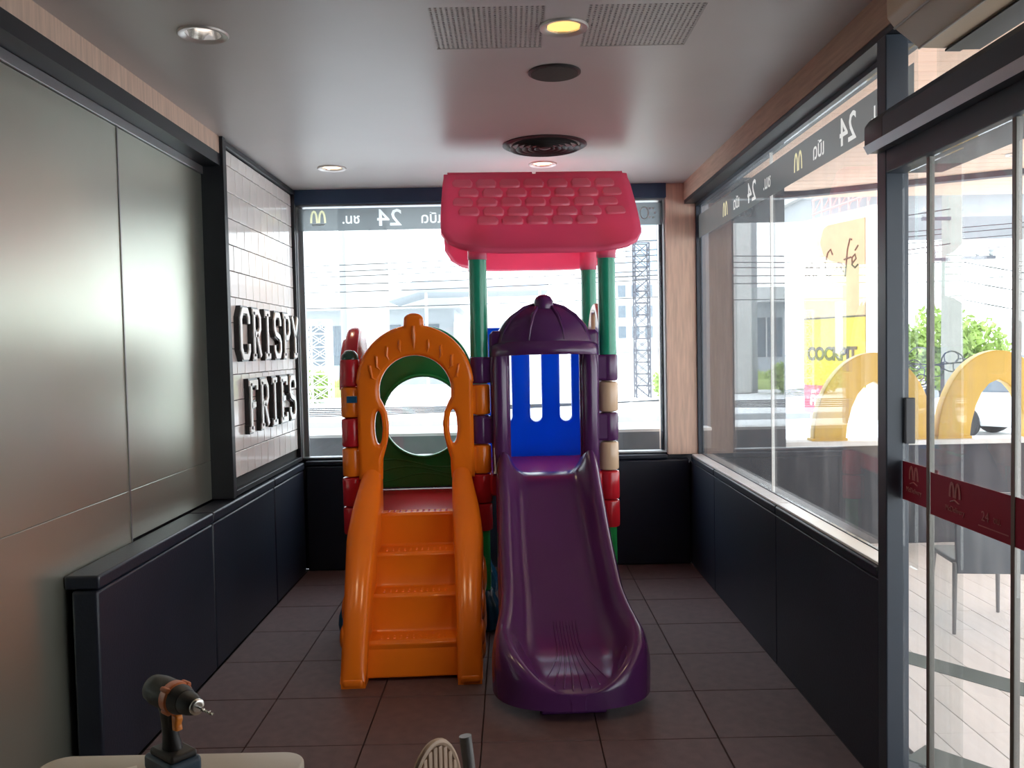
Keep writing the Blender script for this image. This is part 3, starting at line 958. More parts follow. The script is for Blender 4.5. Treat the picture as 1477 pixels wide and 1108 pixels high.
# red side arch on the far side of the stair tower
def side_loops(y0, y1, top, holes):
    yc, hw = (y0 + y1) / 2, (y1 - y0) / 2
    out = [(y0, .93), (y1, .93), (y1, 1.45)] + arc(yc, 1.45, hw, top - 1.45, 2, 178, 30) + [(y0, 1.45)]
    return [out] + holes
sp1 = plate('side_panel', side_loops(.05, .71, 1.815, [[(.38 + u, v) for u, v in arc(0, 1.35, .17, .26, 0, 360, 36)[:-1]]]), .085, .03, m_red, ps, 'yz', -.765)
MB().tube([(-.818, .38 + .26 * math.cos(math.radians(a)), 1.43 + .30 * math.sin(math.radians(a))) for a in range(0, 181, 10)], .02, 8).build('raised_rib', m_red, sp1)
# tan side panel of the slide tower, with a slot near its crown
sp2 = plate('side_panel', side_loops(.05, .71, 1.935, [rrect(.30, .46, 1.66, 1.87, .03), rrect(.16, .28, 1.30, 1.62, .05), rrect(.48, .60, 1.30, 1.62, .05)]), .07, .022, m_tan, ps, 'yz', .762)
# blue back panel with upright slots
slots = [rrect(RC + d - .04, RC + d + .04, 1.16, 1.72, .039) for d in (-.195, .008, .211)]
plate('back_panel', [rrect(RC - .335, RC + .335, .915, 1.80, .02)] + slots, .055, .016, m_pblue, ps, 'xz', .775)
# small partition between the two towers at the back
plate('side_panel', [rrect(.06, .70, .93, 1.40, .03), rrect(.2, .56, 1.06, 1.30, .05)], .05, .016, m_red, ps, 'yz', 0)

# purple gateway: legs, shoulders, brim and ribbed dome
def gateway():
    o = [(RC - .315, .92), (RC - .205, .92), (RC - .205, 1.635), (RC + .205, 1.635), (RC + .205, .92), (RC + .315, .92), (RC + .32, 1.60),
         (RC + .32, 1.74), (RC + .30, 1.762), (RC + .235, 1.762), (RC + .215, 1.74), (RC - .215, 1.74), (RC - .235, 1.762), (RC - .30, 1.762), (RC - .32, 1.74), (RC - .32, 1.60)]
    return [o]
gw = plate('gateway', gateway(), .075, .022, m_purple, ps, 'xz', -.03)
for s_ in (-1, 1):
    MB().tube([(RC + s_ * .262, -.058, .95), (RC + s_ * .262, -.062, 1.05), (RC + s_ * .262, -.062, 1.55), (RC + s_ * .262, -.055, 1.64)], [.03, .050, .050, .04], 14).build('column', m_purple, gw)
    for (z0, z1) in (K[1], K[3]):
        MB().box(RC + s_ * .33 - .05, RC + s_ * .33 + .05, -.055, .035, z0 + .004, z1 - .004).build('lug', m_purple, gw, bevel=.014, bseg=3)
rows = []
for i in range(15):            # dome: half ellipsoid swelling forward
    v = i / 14
    z = 1.655 + .262 * math.sin(v * PI / 2)
    rr = math.cos(v * PI / 2)
    row = []
    for j in range(41):
        a = math.radians(180 + 180 * j / 40)
        lobes = 1 - .045 * abs(math.sin(2.0 * (a - PI) + 0.0)) ** 0.6 * 0 + .035 * abs(math.cos(2 * (a - 1.5 * PI))) * rr
        row.append((RC + .283 * rr * math.cos(a) * lobes, -.02 + .155 * rr * math.sin(a) * lobes, z))
    rows.append(row)
MB().grid(rows).build('dome', m_purple, gw, smooth=60)
rowsb = [[(x, -.02 + max(0, (y + .02)) , z) for x, y, z in r] for r in rows]
plate('dome_back', [[(RC + .278 * math.cos(math.radians(a)), 1.655 + .258 * math.sin(math.radians(a))) for a in range(0, 181, 6)]], .05, .012, m_purple, gw, 'xz', -.005)
for a0 in (-62, -20, 22, 64):  # crease ridges fanning from the crown
    a = math.radians(270 + a0)
    MB().tube([(RC + .285 * math.cos(v * PI / 2) * math.cos(a) * 1.01, -.02 + .158 * math.cos(v * PI / 2) * math.sin(a) * 1.01, 1.655 + .264 * math.sin(v * PI / 2)) for v in (.12, .3, .5, .7, .86, .95)], [.003, .009, .012, .012, .009, .003], 8).build('dome_ridge', m_purple, gw)
MB().lathe([(.058, 1.885), (.060, 1.905), (.056, 1.932), (.042, 1.955), (.020, 1.966), (.004, 1.968)], (RC, -.045, 0), 24).build('knob', m_purple, gw)
rows = []
for zz, k in ((1.685, .93), (1.672, 1.0), (1.640, 1.06), (1.620, 1.07), (1.608, 1.03), (1.607, .85)):
    rows.append([(RC + .318 * min(k, 1.01) * math.cos(math.radians(180 + 180 * j / 40)), -.03 + .165 * k * math.sin(math.radians(180 + 180 * j / 40)), zz + .014 * abs(math.sin(math.radians(180 + 180 * j / 40)))) for j in range(41)])
MB().grid(rows).build('brim', m_purple, gw, smooth=60)

# ---- roof: two slopes with a rolled ridge and rounded eaves, rows of raised shingles
RW = .57
RPROF = [(0, 2.757), (.05, 2.745), (.07, 2.715), (.12, 2.655), (.22, 2.545), (.33, 2.425), (.43, 2.325), (.50, 2.265), (.545, 2.232), (.565, 2.222)]
def roof_half(sgn):
    prof = RPROF
    L = [0]
    for (a, b), (c, d) in zip(prof, prof[1:]):
        L.append(L[-1] + math.hypot(c - a, d - b))
    tot = L[-1]
    P = []
    for (dy, z), l in zip(prof, L):
        e = max(0, l - (tot - .20))
        hw = RW + .018 * math.sin(min(1, l / tot) * PI * .8) - (.20 - math.sqrt(max(0, .20 ** 2 - e ** 2)))
        P.append([(RC + hw * u, .40 + sgn * dy, z + .02 * (abs(u) ** 6) * (l > .1)) for u in [-1 + k / 12 for k in range(25)]])
    return P
rf = MB()
Pf = roof_half(-1)
Pb = roof_half(1)
rf.grid(Pb[::-1] + Pf[1:])
roof = rf.build('roof', m_pink, ps, smooth=50, solid=.028)
def slope_point(dist):
    acc = 0
    for (a, b), (c, d) in zip(RPROF, RPROF[1:]):
        l = math.hypot(c - a, d - b)
        if acc + l >= dist:
            t_ = (dist - acc) / l
            return a + (c - a) * t_, b + (d - b) * t_, math.atan2(d - b, c - a)
        acc += l
    return RPROF[-1][0], RPROF[-1][1], -.8
sh0 = None
for sgn in (-1, 1):
    for r, (dist, n, off) in enumerate(((.135, 7, 0), (.225, 7, .5), (.315, 7, 0), (.405, 7, .5), (.49, 5, 0))):
        dy, z, ang = slope_point(dist)
        for i in range(n):
            x = RC + (i - (n - 1) / 2 + (off - .25) * .5) * .147
            if abs(x - RC) > .50: continue
            if sh0 is None:
                b = MB()
                h2 = .044
                o8 = [(-.068, h2 * .2), (-.050, h2), (.050, h2), (.068, h2 * .2), (.064, -h2 * .75), (.052, -h2), (-.052, -h2), (-.064, -h2 * .75)]
                A = [b.bm.verts.new((u, v, -.004)) for u, v in o8]
                B_ = [b.bm.verts.new((u * .86, v * .80, .011 if v < 0 else .006)) for u, v in o8]
                b.bm.faces.new(B_)          # open underneath: it sits on the slope
                for k in range(8):
                    b.bm.faces.new((A[k], A[(k + 1) % 8], B_[(k + 1) % 8], B_[k]))
                sh0 = b.build('shingle', m_shingle_lit, roof, bevel=.004, bseg=2)
                o = sh0
            else:
                o = dup_mesh(sh0, 'shingle', roof)
            slope = math.atan2(-math.sin(ang), math.cos(ang))       # fall of the slope
            if sgn < 0:
                o.location, o.rotation_euler = (x, .40 - dy, z + .001), (slope, 0, 0)
            else:
                o.location, o.rotation_euler = (x, .40 + dy, z + .001), (slope, 0, PI)
                o.rotation_mode = 'ZYX' if False else 'XYZ'
MB().tube([(RC - RW + .02, .40, 2.738), (RC - .02, .40, 2.738)], .03, 14).build('ridge_roll', m_pink, roof)
MB().tube([(RC + .005, .40, 2.738), (RC + RW - .02, .40, 2.738)], .03, 14).build('ridge_roll', m_pink, roof)
for (x, y) in ((0, 0), (.757, 0), (0, .76), (.757, .76)):
    b = MB()
    rows = []
    for r_, z_ in ((.054, 2.178), (.057, 2.186), (.057, 2.22), (.057, None)):
        row = []
        for k in range(25):
            px, py = r_ * math.cos(2 * PI * k / 24), r_ * math.sin(2 * PI * k / 24)
            if z_ is None:
                row.append((x + px, y + py, lerp_tab(RPROF, abs(y + py - .40)) - .034))
            else:
                row.append((x + px, y + py, z_))
        rows.append(row)
    b.grid(rows)
    b.build('roof_socket', m_pink, roof)

# ---- orange stairs
steps_poly = [(-.03, 0.02), (-.03, .728), (-.115, .728), (-.14, .718), (-.145, .70)]
for zt, yt in ((.54, -.335), (.36, -.525), (.18, -.715)):
    yprev = steps_poly[-1][0]
    steps_poly += [(yprev + .012, zt + .012), (yprev, zt + .002), (yt + .02, zt), (yt, zt - .008), (yt - .004, zt - .028)]
steps_poly += [(-.795, .02)]
steps_poly = [(-.03, .02), (-.03, .728), (-.11, .728), (-.128, .715), (-.124, .69),
              (-.165, .56), (-.18, .548), (-.31, .545), (-.33, .530), (-.326, .505),
              (-.37, .385), (-.385, .372), (-.50, .368), (-.52, .353), (-.516, .33),
              (-.56, .20), (-.575, .185), (-.69, .18), (-.71, .165), (-.708, .14), (-.77, .03), (-.77, .015)]
st = MB().prism(steps_poly, LC - .26, LC + .26, 'x').build('steps', m_orange, ps, bevel=.006, bseg=2, smooth=30)
for k, (yy, zz) in enumerate(((-.075, .728), (-.26, .545), (-.455, .3685), (-.645, .181))):
    b = MB()
    for i in range(11):
        for j in range(2):
            b.lathe([(.008, zz - .002), (.007, zz + .002), (.003, zz + .0045)], (LC - .165 + .033 * i, yy - .018 + .036 * j, 0), 8)
    g = b.build('grip_studs', m_red if k == 0 else m_orange, st)
    g['kind'] = 'stuff'
RT = [(0.0, 1.02), (-.06, .985), (-.13, .915), (-.22, .825), (-.34, .71), (-.46, .59), (-.58, .465), (-.68, .345), (-.76, .225), (-.815, .12), (-.845, .05)]
OW = [(0.0, .30), (-.1, .325), (-.22, .355), (-.34, .37), (-.5, .36), (-.65, .352), (-.76, .35), (-.845, .347)]
IW = [(0.0, .205), (-.15, .205), (-.35, .215), (-.6, .222), (-.845, .228)]
for s_ in (-1, 1):
    P = []
    N = 34
    for i in range(N + 1):
        y = -.845 * i / N
        zt, ow, iw = lerp_tab(RT, y), lerp_tab(OW, y), lerp_tab(IW, y)
        mid, hw = (ow + iw) / 2, (ow - iw) / 2
        ring = [(iw, .0), (iw, zt * .55), (iw - .002, zt - .07 if zt > .12 else zt * .6)]
        for k in range(9):
            a = math.radians(180 - 180 * k / 8)
            ring.append((mid + hw * math.cos(a), zt - min(.055, zt * .5) + min(.055, zt * .5) * math.sin(a)))
        ring += [(ow + .004, zt - .08 if zt > .16 else zt * .5), (ow, zt * .5), (ow, 0)]
        P.append([(LC + s_ * u, y - .01, v) for u, v in ring])
    b = MB()
    V = b.grid(P).V
    b.bm.faces.new(V[-1]); b.bm.faces.new(V[0])
    rail = b.build('side_rail', m_orange, ps, smooth=50)
    # moulded boulders along the outer foot of each side
    for (yy, zz, ry, rz, o_) in ((-.30, .40, .13, .115, .372), (-.52, .30, .10, .085, .362), (-.67, .20, .085, .07, .354), (-.36, .18, .14, .10, .366), (-.56, .10, .10, .08, .357)):
        rr_ = []
        for i in range(9):
            v = i / 8
            rr_.append([(LC + s_ * (o_ - .012 + .030 * math.sin((1 - v) * PI / 2)), yy + ry * math.sin(v * PI / 2) ** .8 * math.cos(2 * PI * j / 20), zz + rz * math.sin(v * PI / 2) ** .8 * math.sin(2 * PI * j / 20)) for j in range(21)])
        MB().grid(rr_).build('boulder_relief', m_orange, rail, smooth=60)
for s_ in (-1, 1):
    MB().box(LC + s_ * .29 - .055, LC + s_ * .29 + .055, -.862, -.79, 0, .05).build('foot', m_orange, ps, bevel=.02, bseg=3)

# ---- purple slide
WOUT = [(.0, .300), (-.1, .302), (-.3, .306), (-.55, .316), (-.75, .325), (-.86, .345), (-.94, .366), (-1.00, .376), (-1.05, .372), (-1.10, .357), (-1.15, .330), (-1.19, .298), (-1.225, .258), (-1.255, .212), (-1.28, .160), (-1.30, .10)]
HH = [(.0, .145), (-.1, .152), (-.6, .152), (-.85, .150), (-.98, .140), (-1.06, .118), (-1.12, .092), (-1.17, .066), (-1.22, .040), (-1.26, .020), (-1.30, .006)]
BZ = [(.0, .930), (-.06, .928), (-.11, .905), (-.16, .862), (-.25, .775), (-.4, .632), (-.6, .450), (-.75, .328), (-.86, .258), (-.95, .218), (-1.05, .192), (-1.14, .182), (-1.21, .172), (-1.26, .155), (-1.30, .125)]
def sm(tab, y):          # smooth the table a little
    return sum(lerp_tab(tab, max(-1.30, min(0, y + d))) for d in (-.03, -.015, 0, .015, .03)) / 5
def slide_z(u, y):
    return sm(BZ, y)
XC = lambda y: RC + .012 * min(1, max(0, (-y - .5) / .5))
P = []
SY = [-1.0 * i / 40 for i in range(41)] + [-1.0 - .303 * math.sin(PI / 2 * k / 26) for k in range(1, 27)]
for y in SY:
    z = sm(BZ, y) if y > -1.27 else lerp_tab(BZ, y)
    if y > -1.0:
        w, h = sm(WOUT, y), sm(HH, y)
    else:
        q_ = min(1, (-y - 1.0) / .303)
        c_ = max(0, 1 - q_ ** 2.35) ** (1 / 2.35)
        w, h = .346 * c_ + .030, .137 * (1 - q_ ** 1.9) + .001
    zb = max(.045, z - .13) if y > -1.0 else .05
    T = min(.158 * w / .316, .19, w * .55)
    wb = w - T
    half = [(0, z), (.40 * wb, z), (.76 * wb, z), (wb, z + .04 * h), (wb + .20 * T, z + h * .22), (wb + .37 * T, z + h * .58), (wb + .51 * T, z + h * .88), (wb + .66 * T, z + h), (wb + .81 * T, z + h * .93), (wb + .93 * T, z + h * .62), (wb + .985 * T, z + h * .1), (w, z - .05 * (z > .2) - .01), (wb + .985 * T, zb)]
    row = [(XC(y) - u, y - .03, v) for u, v in half[::-1]] + [(XC(y) + u, y - .03, v) for u, v in half[1:]]
    P.append(row)
b = MB()
V = b.grid(P).V
tip = V[-1]
low = [b.bm.verts.new((v.co.x, v.co.y - .004, .05)) for v in tip]
for j in range(len(tip) - 1):
    b.bm.faces.new((tip[j], low[j], low[j + 1], tip[j + 1]))
slide = b.build('slide', m_purple, ps, smooth=70, subsurf=1)
for k in range(8):             # grooved ribs that fan out over the lip
    f = (k - 3.5) / 3.5
    pts = []
    for q in range(15):
        y = -.80 - .485 * q / 14
        spread = .055 + .085 * max(0, (q - 4) / 10) ** 1.6
        yy = y + .05 * abs(f) ** 2 * q / 14
        zt_ = sm(BZ, yy) if yy > -1.27 else lerp_tab(BZ, yy)
        pts.append((XC(y) + f * spread, yy - .03, zt_ + .0005))
    pts += [(pts[-1][0], pts[-1][1] - .012, pts[-1][2] - .03), (pts[-1][0], pts[-1][1] - .016, .07)]
    MB().tube(pts, [.001] + [.0042] * 15 + [.002], 6).build('grip_rib', m_purple, slide)
MB().prism([(RC - .155, 0), (RC + .155, 0), (RC + .13, .135), (RC - .13, .135)], -1.255, -1.04, 'y').build('slide_foot', m_purple, ps, bevel=.015, bseg=3)
# pale strap hanging at the middle post
MB().tube([(.075, -.085, 1.085), (.078, -.088, .955), (.078, -.088, .935)], [.003, .004, .011], 8).build('strap', m_white, ps)

# ================================================================= NEAR THINGS
# table
tb = empty('cafe_table', (-.74, 1.62, 0), label='cream cafe table with rounded corners carrying the cordless drill', cat='table')
plate('table_top', [rrect(-.325, .262, -.30, .305, .055, 8)], .028, .006, m_top, tb, 'xy', .736)
MB().tube([(-.03, 0, .03), (-.03, 0, .722)], .035, 16).build('pedestal', m_black, tb)
MB().lathe([(.22, 0), (.22, .012), (.05, .03), (.04, .05)], (-.03, 0, 0), 32).build('base', m_black, tb)
pp = MB().box(-.04, .04, -.06, .06, 0, .0015).build('paper_slip', m_paper, smooth=0)
pp.location = (-.852, 1.795, .7505); pp.rotation_euler = (0, 0, .5)
tag(pp, 'small white paper slip lying on the cream table by the drill', 'paper')

# cordless drill
dr = empty('power_drill', (-.757, 1.845, .7502), -.68, label='dark cordless power drill with orange collar and trigger standing upright on the cream table', cat='drill')
# local x points to the bit, origin under the grip
dr.scale = (.93, .93, .93)
MB().prism(rrect(-.060, .062, 0, .040, .012), -.040, .040, 'y').build('battery', m_dr_bat, dr, bevel=.008, bseg=3)
MB().prism(rrect(-.045, .055, .038, .056, .008), -.033, .033, 'y').build('battery_shoe', m_dr_dark, dr, bevel=.006, bseg=3)
rows = []
for z, xc, rx, ry in ((.045, .005, .034, .024), (.06, .0, .026, .021), (.085, -.004, .021, .018), (.115, -.008, .021, .018), (.135, -.010, .023, .019), (.15, -.008, .030, .021)):
    rows.append([(xc + rx * math.cos(2 * PI * k / 24), ry * math.sin(2 * PI * k / 24), z) for k in range(25)])
MB().grid(rows).build('grip', m_dr_dark, dr)
MX = Matrix.Rotation(PI / 2, 4, 'Y')
def along(prof, name, m, seg=28, zc=.180):
    return MB().lathe([(r, x) for x, r in prof], (0, 0, zc), seg, mtx=MX).build(name, m, dr)
along([(-.082, .010), (-.080, .024), (-.070, .032), (-.040, .036), (.000, .036), (.012, .035)], 'motor_housing', m_dr_dark)
b = MB()
b.lathe([(.0345, .010), (.0375, .014), (.0375, .036), (.034, .040)], (0, 0, .180), 28, mtx=MX)
for a in (45, 135, 225, 315):
    b.lathe([(.006, .012), (.0065, .016), (.0065, .038), (.005, .041)], (0, .036 * math.cos(math.radians(a)), .180 + .036 * math.sin(math.radians(a))), 10, mtx=MX)
b.build('gear_collar', m_dr_org, dr)
along([(.038, .034), (.046, .034), (.060, .030), (.068, .027)], 'torque_ring', m_dr_dark)
along([(.0685, .026), (.085, .026), (.102, .022), (.112, .018), (.116, .016)], 'chuck', m_dr_dark)
along([(.113, .0185), (.1165, .018), (.1185, .015), (.1185, .010)], 'chuck_ring', m_steel)
b = MB()
b.tube([(.117, 0, .180), (.180, 0, .180)], [.0022, .0018], 8)
b.tube([(.130 + .05 * q / 30, .0033 * math.cos(q * .9), .180 + .0033 * math.sin(q * .9)) for q in range(31)], .0013, 5)
b.build('drill_bit', m_steel, dr)
MB().prism([(.016, .142), (.036, .142), (.040, .132), (.034, .118), (.038, .104), (.016, .102)], -.009, .009, 'y').build('trigger', m_dr_trig, dr, bevel=.004, bseg=2)
MB().prism([(.012, .1445), (.034, .1445), (.036, .152), (.012, .152)], -.014, .014, 'y').build('direction_switch', m_gtube, dr, bevel=.002)

# chair seen at the lower edge of the view: slatted pale back, grey tube
cx_, cy_ = -.030, 1.62
chr_ = empty('cafe_chair', (cx_, cy_, 0), 1.0, label='cafe chair with round-topped pale slatted wooden back and grey metal tube frame', cat='chair')
plate('seat', [rrect(-.19, .19, -.20, .20, .06, 6)], .022, .007, m_slat, chr_, 'xy', .45)
b = MB()
hoop = [(.085 * math.cos(math.radians(a)), .17, .725 + .135 * math.sin(math.radians(a))) for a in range(0, 181, 9)]
b.tube([(.085, .17, .47)] + hoop + [(-.085, .17, .47)], .0075, 8)
bk = b.build('back_hoop', m_slat, chr_)
for k in range(9):
    x = -.066 + .0165 * k
    zt_ = .725 + .135 * math.sqrt(max(0, 1 - (x / .085) ** 2)) - .008
    MB().box(x - .0062, x + .0062, .164, .174, .47, zt_).build('slat', m_slat, bk, bevel=.002, smooth=0)
MB().tube([(.118, .150, .02), (.118, .155, .45), (.118, .168, .77), (.118, .176, .828)], .0135, 12).build('back_post', m_gtube, chr_)
for (x, y) in ((-.16, .17), (-.16, -.17), (.16, -.17), (.16, .17)):
    MB().tube([(x * 1.08, y * 1.08, 0), (x, y, .44)], .012, 10).build('leg', m_gtube, chr_)

# ================================================================= OUTSIDE: PATIO
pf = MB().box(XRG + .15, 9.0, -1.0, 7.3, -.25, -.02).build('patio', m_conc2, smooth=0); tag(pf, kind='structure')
t0 = None
for i in range(22):
    x = XRG + .16 + .172 * i
    for j, (ya, yb_) in enumerate(((1.0, 3.1), (3.1, 5.2), (5.2, 7.0))):
        s0 = (.35 if i % 2 else 0)
        a, c = max(1.0, ya - s0), (yb_ - s0 if j < 2 else 7.0)
        if t0 is None:
            t0 = MB().box(-.5, .5, -.5, .5, -.02, 0).build('paving_plank', m_patio, pf, bevel=.003, bseg=1, smooth=0)
            o = t0
        else:
            o = dup_mesh(t0, 'paving_plank', pf)
        o.location = (x + .086, (a + c) / 2, random.uniform(-.001, .001))
        o.scale = (.168, c - a - .004, 1)
for (ax, ay, bx, by, wd) in ((1.98, 4.52, 2.75, 3.53, .17), (1.60, 3.40, 2.30, 2.55, .17)):  # two thin dark strips lying diagonally across the planks
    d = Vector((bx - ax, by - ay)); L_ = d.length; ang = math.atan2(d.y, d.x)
    o = MB().box(0, L_, -wd / 2, wd / 2, -.004, .003).build('dark_strip', m_dkstrip, pf, smooth=0)
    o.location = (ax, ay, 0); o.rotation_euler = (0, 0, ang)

# timber soffit: boards along x, dark edge board
sf = MB().box(XRG + .2, 9.5, -1.0, 8.2, 3.03, 3.2).build('ceiling_soffit', m_soffit, smooth=0); tag(sf, kind='structure')
t0 = None
for k in range(44):
    y1_ = 1.2 + .15 * (k + 1)
    if y1_ > 7.75: break
    if t0 is None:
        t0 = MB().box(-.5, .5, -.5, .5, 0, .03).build('soffit_board', m_soffit, sf, smooth=0, bevel=.004, bseg=1); o = t0
    else:
        o = dup_mesh(t0, 'soffit_board', sf)
    xe = 9.0 if y1_ < 5.5 else 9.0 - (y1_ - 5.5) * 1.2
    o.location = ((XRG + .21 + xe) / 2, y1_ - .075, 3.0); o.scale = (xe - XRG - .21, .141, 1)
b = MB()
b.prism([(1.60, 7.78), (2.44, 7.74), (3.96, 6.88), (9.0, 4.2), (9.0, 4.28), (3.98, 6.97), (2.46, 7.84), (1.60, 7.88)], 2.955, 3.12, 'z')
b.build('soffit_edge', m_dlat, sf, smooth=0)
downlight(2.30, 5.96, 3.0, 'downlight in the timber soffit above the golden arches, nearer the back window', m_lampB, 0, R=.075)
downlight(3.70, 6.30, 3.0, 'downlight in the timber soffit seen through the sliding door glass', m_lampB, 0, R=.075)
# dark outer pier, continuing the line of the back wall
pr = MB().box(1.62, 2.235, 7.0, 7.35, -.1, 3.02).build('wall_pier', m_dwall, smooth=0); tag(pr, kind='structure')
# low wall with pale coping
lw = MB().box(2.235, 8.5, 7.06, 7.25, -.1, .80).build('wall_patio', m_dwall, smooth=0); tag(lw, kind='structure')
MB().box(2.235, 8.5, 7.03, 7.28, .802, .842).build('coping', m_cap, lw, bevel=.004, smooth=0)
lw2 = MB().box(-2.6, 1.62, 6.98, 7.12, -.2, .96).build('wall_planter', m_planter, smooth=0); tag(lw2, kind='structure')
MB().box(-2.6, 1.62, 6.96, 7.14, .962, .985).build('coping', m_cap, lw2, smooth=0)

# golden arch sign on the low wall
def golden_arch(cx, label):
    o = empty('arch_sign', (cx, 7.15, .842), label=label, cat='sign', group='golden arches on the patio wall')
    outer = arc(0, .0, .50, .725, 0, 180, 40)
    outer = [(x * (1 - .10 * (1 - z / .725) * 0), z) for x, z in outer]
    inner = [(.235, 0), (.222, .12), (.185, .27), (.135, .38), (.075, .45), (.0, .485)]
    inner = inner + [(-x, z) for x, z in inner[::-1][1:]]
    loop = outer + [(-.46, 0)] * 0 + [(x, z) for x, z in inner[::-1]]
    plate('arch', [loop], .10, .008, m_gold, o, 'xz', 0)
    MB().box(-.52, -.225, -.06, .06, 0, .02).box(.225, .52, -.06, .06, 0, .02).build('foot_plate', m_gold, o, smooth=0)
    return o
golden_arch(3.0, 'golden yellow arch on the patio wall seen through the side window')
golden_arch(4.03, 'golden yellow arch on the patio wall seen through the sliding door')

# patio chair
pc = empty('patio_chair', (2.70, 4.95, 0), -.12, label='dark resin patio chair on slim metal legs standing on the pale paving', cat='chair')
plate('backrest', [[(-.19, .34), (.19, .34), (.20, .60), (.185, .76), (.14, .80), (-.14, .80), (-.185, .76), (-.20, .60)]], .03, .010, m_pchair, pc, 'xz', -.17)
plate('seat', [rrect(-.20, .20, -.17, .22, .05)], .03, .010, m_pchair, pc, 'xy', .40)
for s_ in (-1, 1):
    MB().tube([(s_ * .195, -.165, .40), (s_ * .21, -.195, .0)], [.014, .010], 10).build('leg', m_gtube, pc)
    MB().tube([(s_ * .18, .19, .40), (s_ * .20, .23, .0)], [.014, .010], 10).build('leg', m_gtube, pc)
    MB().tube([(s_ * .21, -.17, .66), (s_ * .225, -.06, .66), (s_ * .225, .12, .62), (s_ * .20, .18, .41)], .012, 10).build('armrest', m_white, pc)

# ================================================================= OUTSIDE: STREET
gr = MB().box(-70, 90, 7.12, 140, -.75, -.15).build('ground', m_asph, smooth=0); tag(gr, kind='structure')
kb = MB().box(-70, 90, 20.5, 20.8, -.15, -.02).build('trim_3', m_conc2, smooth=0); tag(kb, kind='structure')

def grass_strip(name, x0, x1, y0, y1, z, n, h, label):
    b = MB()
    rnd = random.Random(5)
    b.box(x0, x1, y0, y1, -.15, z)
    for k in range(n):
        x, y = rnd.uniform(x0, x1), rnd.uniform(y0, y1)
        a, hh, w_ = rnd.uniform(0, PI), h * rnd.uniform(.5, 1.2), h * .18
        dx, dy = math.cos(a) * w_, math.sin(a) * w_
        lx, ly = rnd.uniform(-.3, .3) * h, rnd.uniform(-.3, .3) * h
        v = [b.bm.verts.new(p) for p in ((x - dx, y - dy, z), (x + dx, y + dy, z), (x + lx, y + ly, z + hh))]
        b.bm.faces.new(v)
    o = b.build(name, m_grass, smooth=0)
    return tag(o, label, 'grass', kind='stuff')
grass_strip('grass', -16, -6.5, 34, 38, .25, 1500, .28, 'yellow green grass bank across the street behind the lattice tower')
grass_strip('grass', 1.2, 2.5, 14.2, 15.6, .05, 350, .14, 'short dry grass verge outside the back window past the slide tower')

def foliage(b, c, r, n, leaf, rnd):
    for k in range(n):
        u = Vector((rnd.gauss(0, 1), rnd.gauss(0, 1), rnd.gauss(0, 1))).normalized() * (rnd.random() ** .4)
        p = Vector(c) + Vector((u.x * r[0], u.y * r[1], u.z * r[2]))
        a = Vector((rnd.uniform(-1, 1), rnd.uniform(-1, 1), rnd.uniform(-1, 1))).normalized()
        d = a.cross(Vector((rnd.uniform(-1, 1), rnd.uniform(-1, 1), rnd.uniform(-1, 1)))).normalized()
        a *= leaf * rnd.uniform(.7, 1.3); d *= leaf * .5
        v = [b.bm.verts.new(q) for q in (p - a, p + d, p + a, p - d)]
        b.bm.faces.new(v)
def tree(name, x, y, h, blobs, label, cat, n=900, leaf=.12, seed=1):
    o = empty(name, (x, y, -.15), label=label, cat=cat)
    rnd = random.Random(seed)
    MB().tube([(0, 0, 0), (.05, 0, h * .4), (0, .05, h * .7)], [.11, .08, .04], 8).build('trunk', m_bark, o)
    b = MB()
    for (bx, by, bz, rx, ry, rz) in blobs:
        foliage(b, (bx, by, bz), (rx, ry, rz), n, leaf, rnd)
    f = b.build('foliage', m_leaf, o, smooth=0)
    f['kind'] = 'stuff'
    return o
tree('tree', 9.3, 18, 2.2, [(-.3, 0, 1.9, .75, .7, .65), (.6, .2, 1.6, .6, .6, .7), (-.9, 0, 1.5, .5, .5, .55), (.1, 0, 1.2, .9, .7, .5)], 'leafy tree behind the utility pole seen through the door', 'tree', 800, .085, 3)
tree('bush', -8.3, 30.6, 1.0, [(0, 0, .8, 1.2, .9, .75), (1.1, .2, .6, .8, .8, .6)], 'round green bush on the bank beside the white lattice tower', 'bush', 700, .13, 4)
tree('bush', 5.6, 27, .9, [(0, 0, .7, .6, .6, .55), (-.7, 0, .6, .5, .5, .5)], 'low green bush before the pale apartment block', 'bush', 400, .09, 5)

# viaduct column and deck
vc = empty('viaduct_pier', (-5.25, 32, -.15), label='tall pale concrete viaduct column standing across the street', cat='pillar')
MB().box(-.70, .68, -.7, .7, 0, 14).build('shaft', m_conc, vc, bevel=.10, bseg=2, smooth=0)
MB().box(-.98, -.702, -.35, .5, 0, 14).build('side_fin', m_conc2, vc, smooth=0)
MB().tube([(.18, -.72, 5.9), (.30, -.73, 7.3), (.34, -.73, 7.45)], .03, 6).tube([(.34, -.73, 7.45), (.48, -.73, 7.5)], .06, 8).build('conduit', m_conc2, vc)
vd = empty('viaduct_deck', (22, 44, 6.4), label='wide grey viaduct deck crossing the sky beyond the utility pole', cat='bridge')
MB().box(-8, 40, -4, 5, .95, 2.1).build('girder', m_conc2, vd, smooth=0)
MB().box(-8.3, 40, -5, 6, 2.1, 3.0).build('parapet', m_conc, vd, smooth=0)
MB().box(4.4, 6.2, -1, 1, -6.55, .95).build('pier', m_conc, vd, smooth=0)

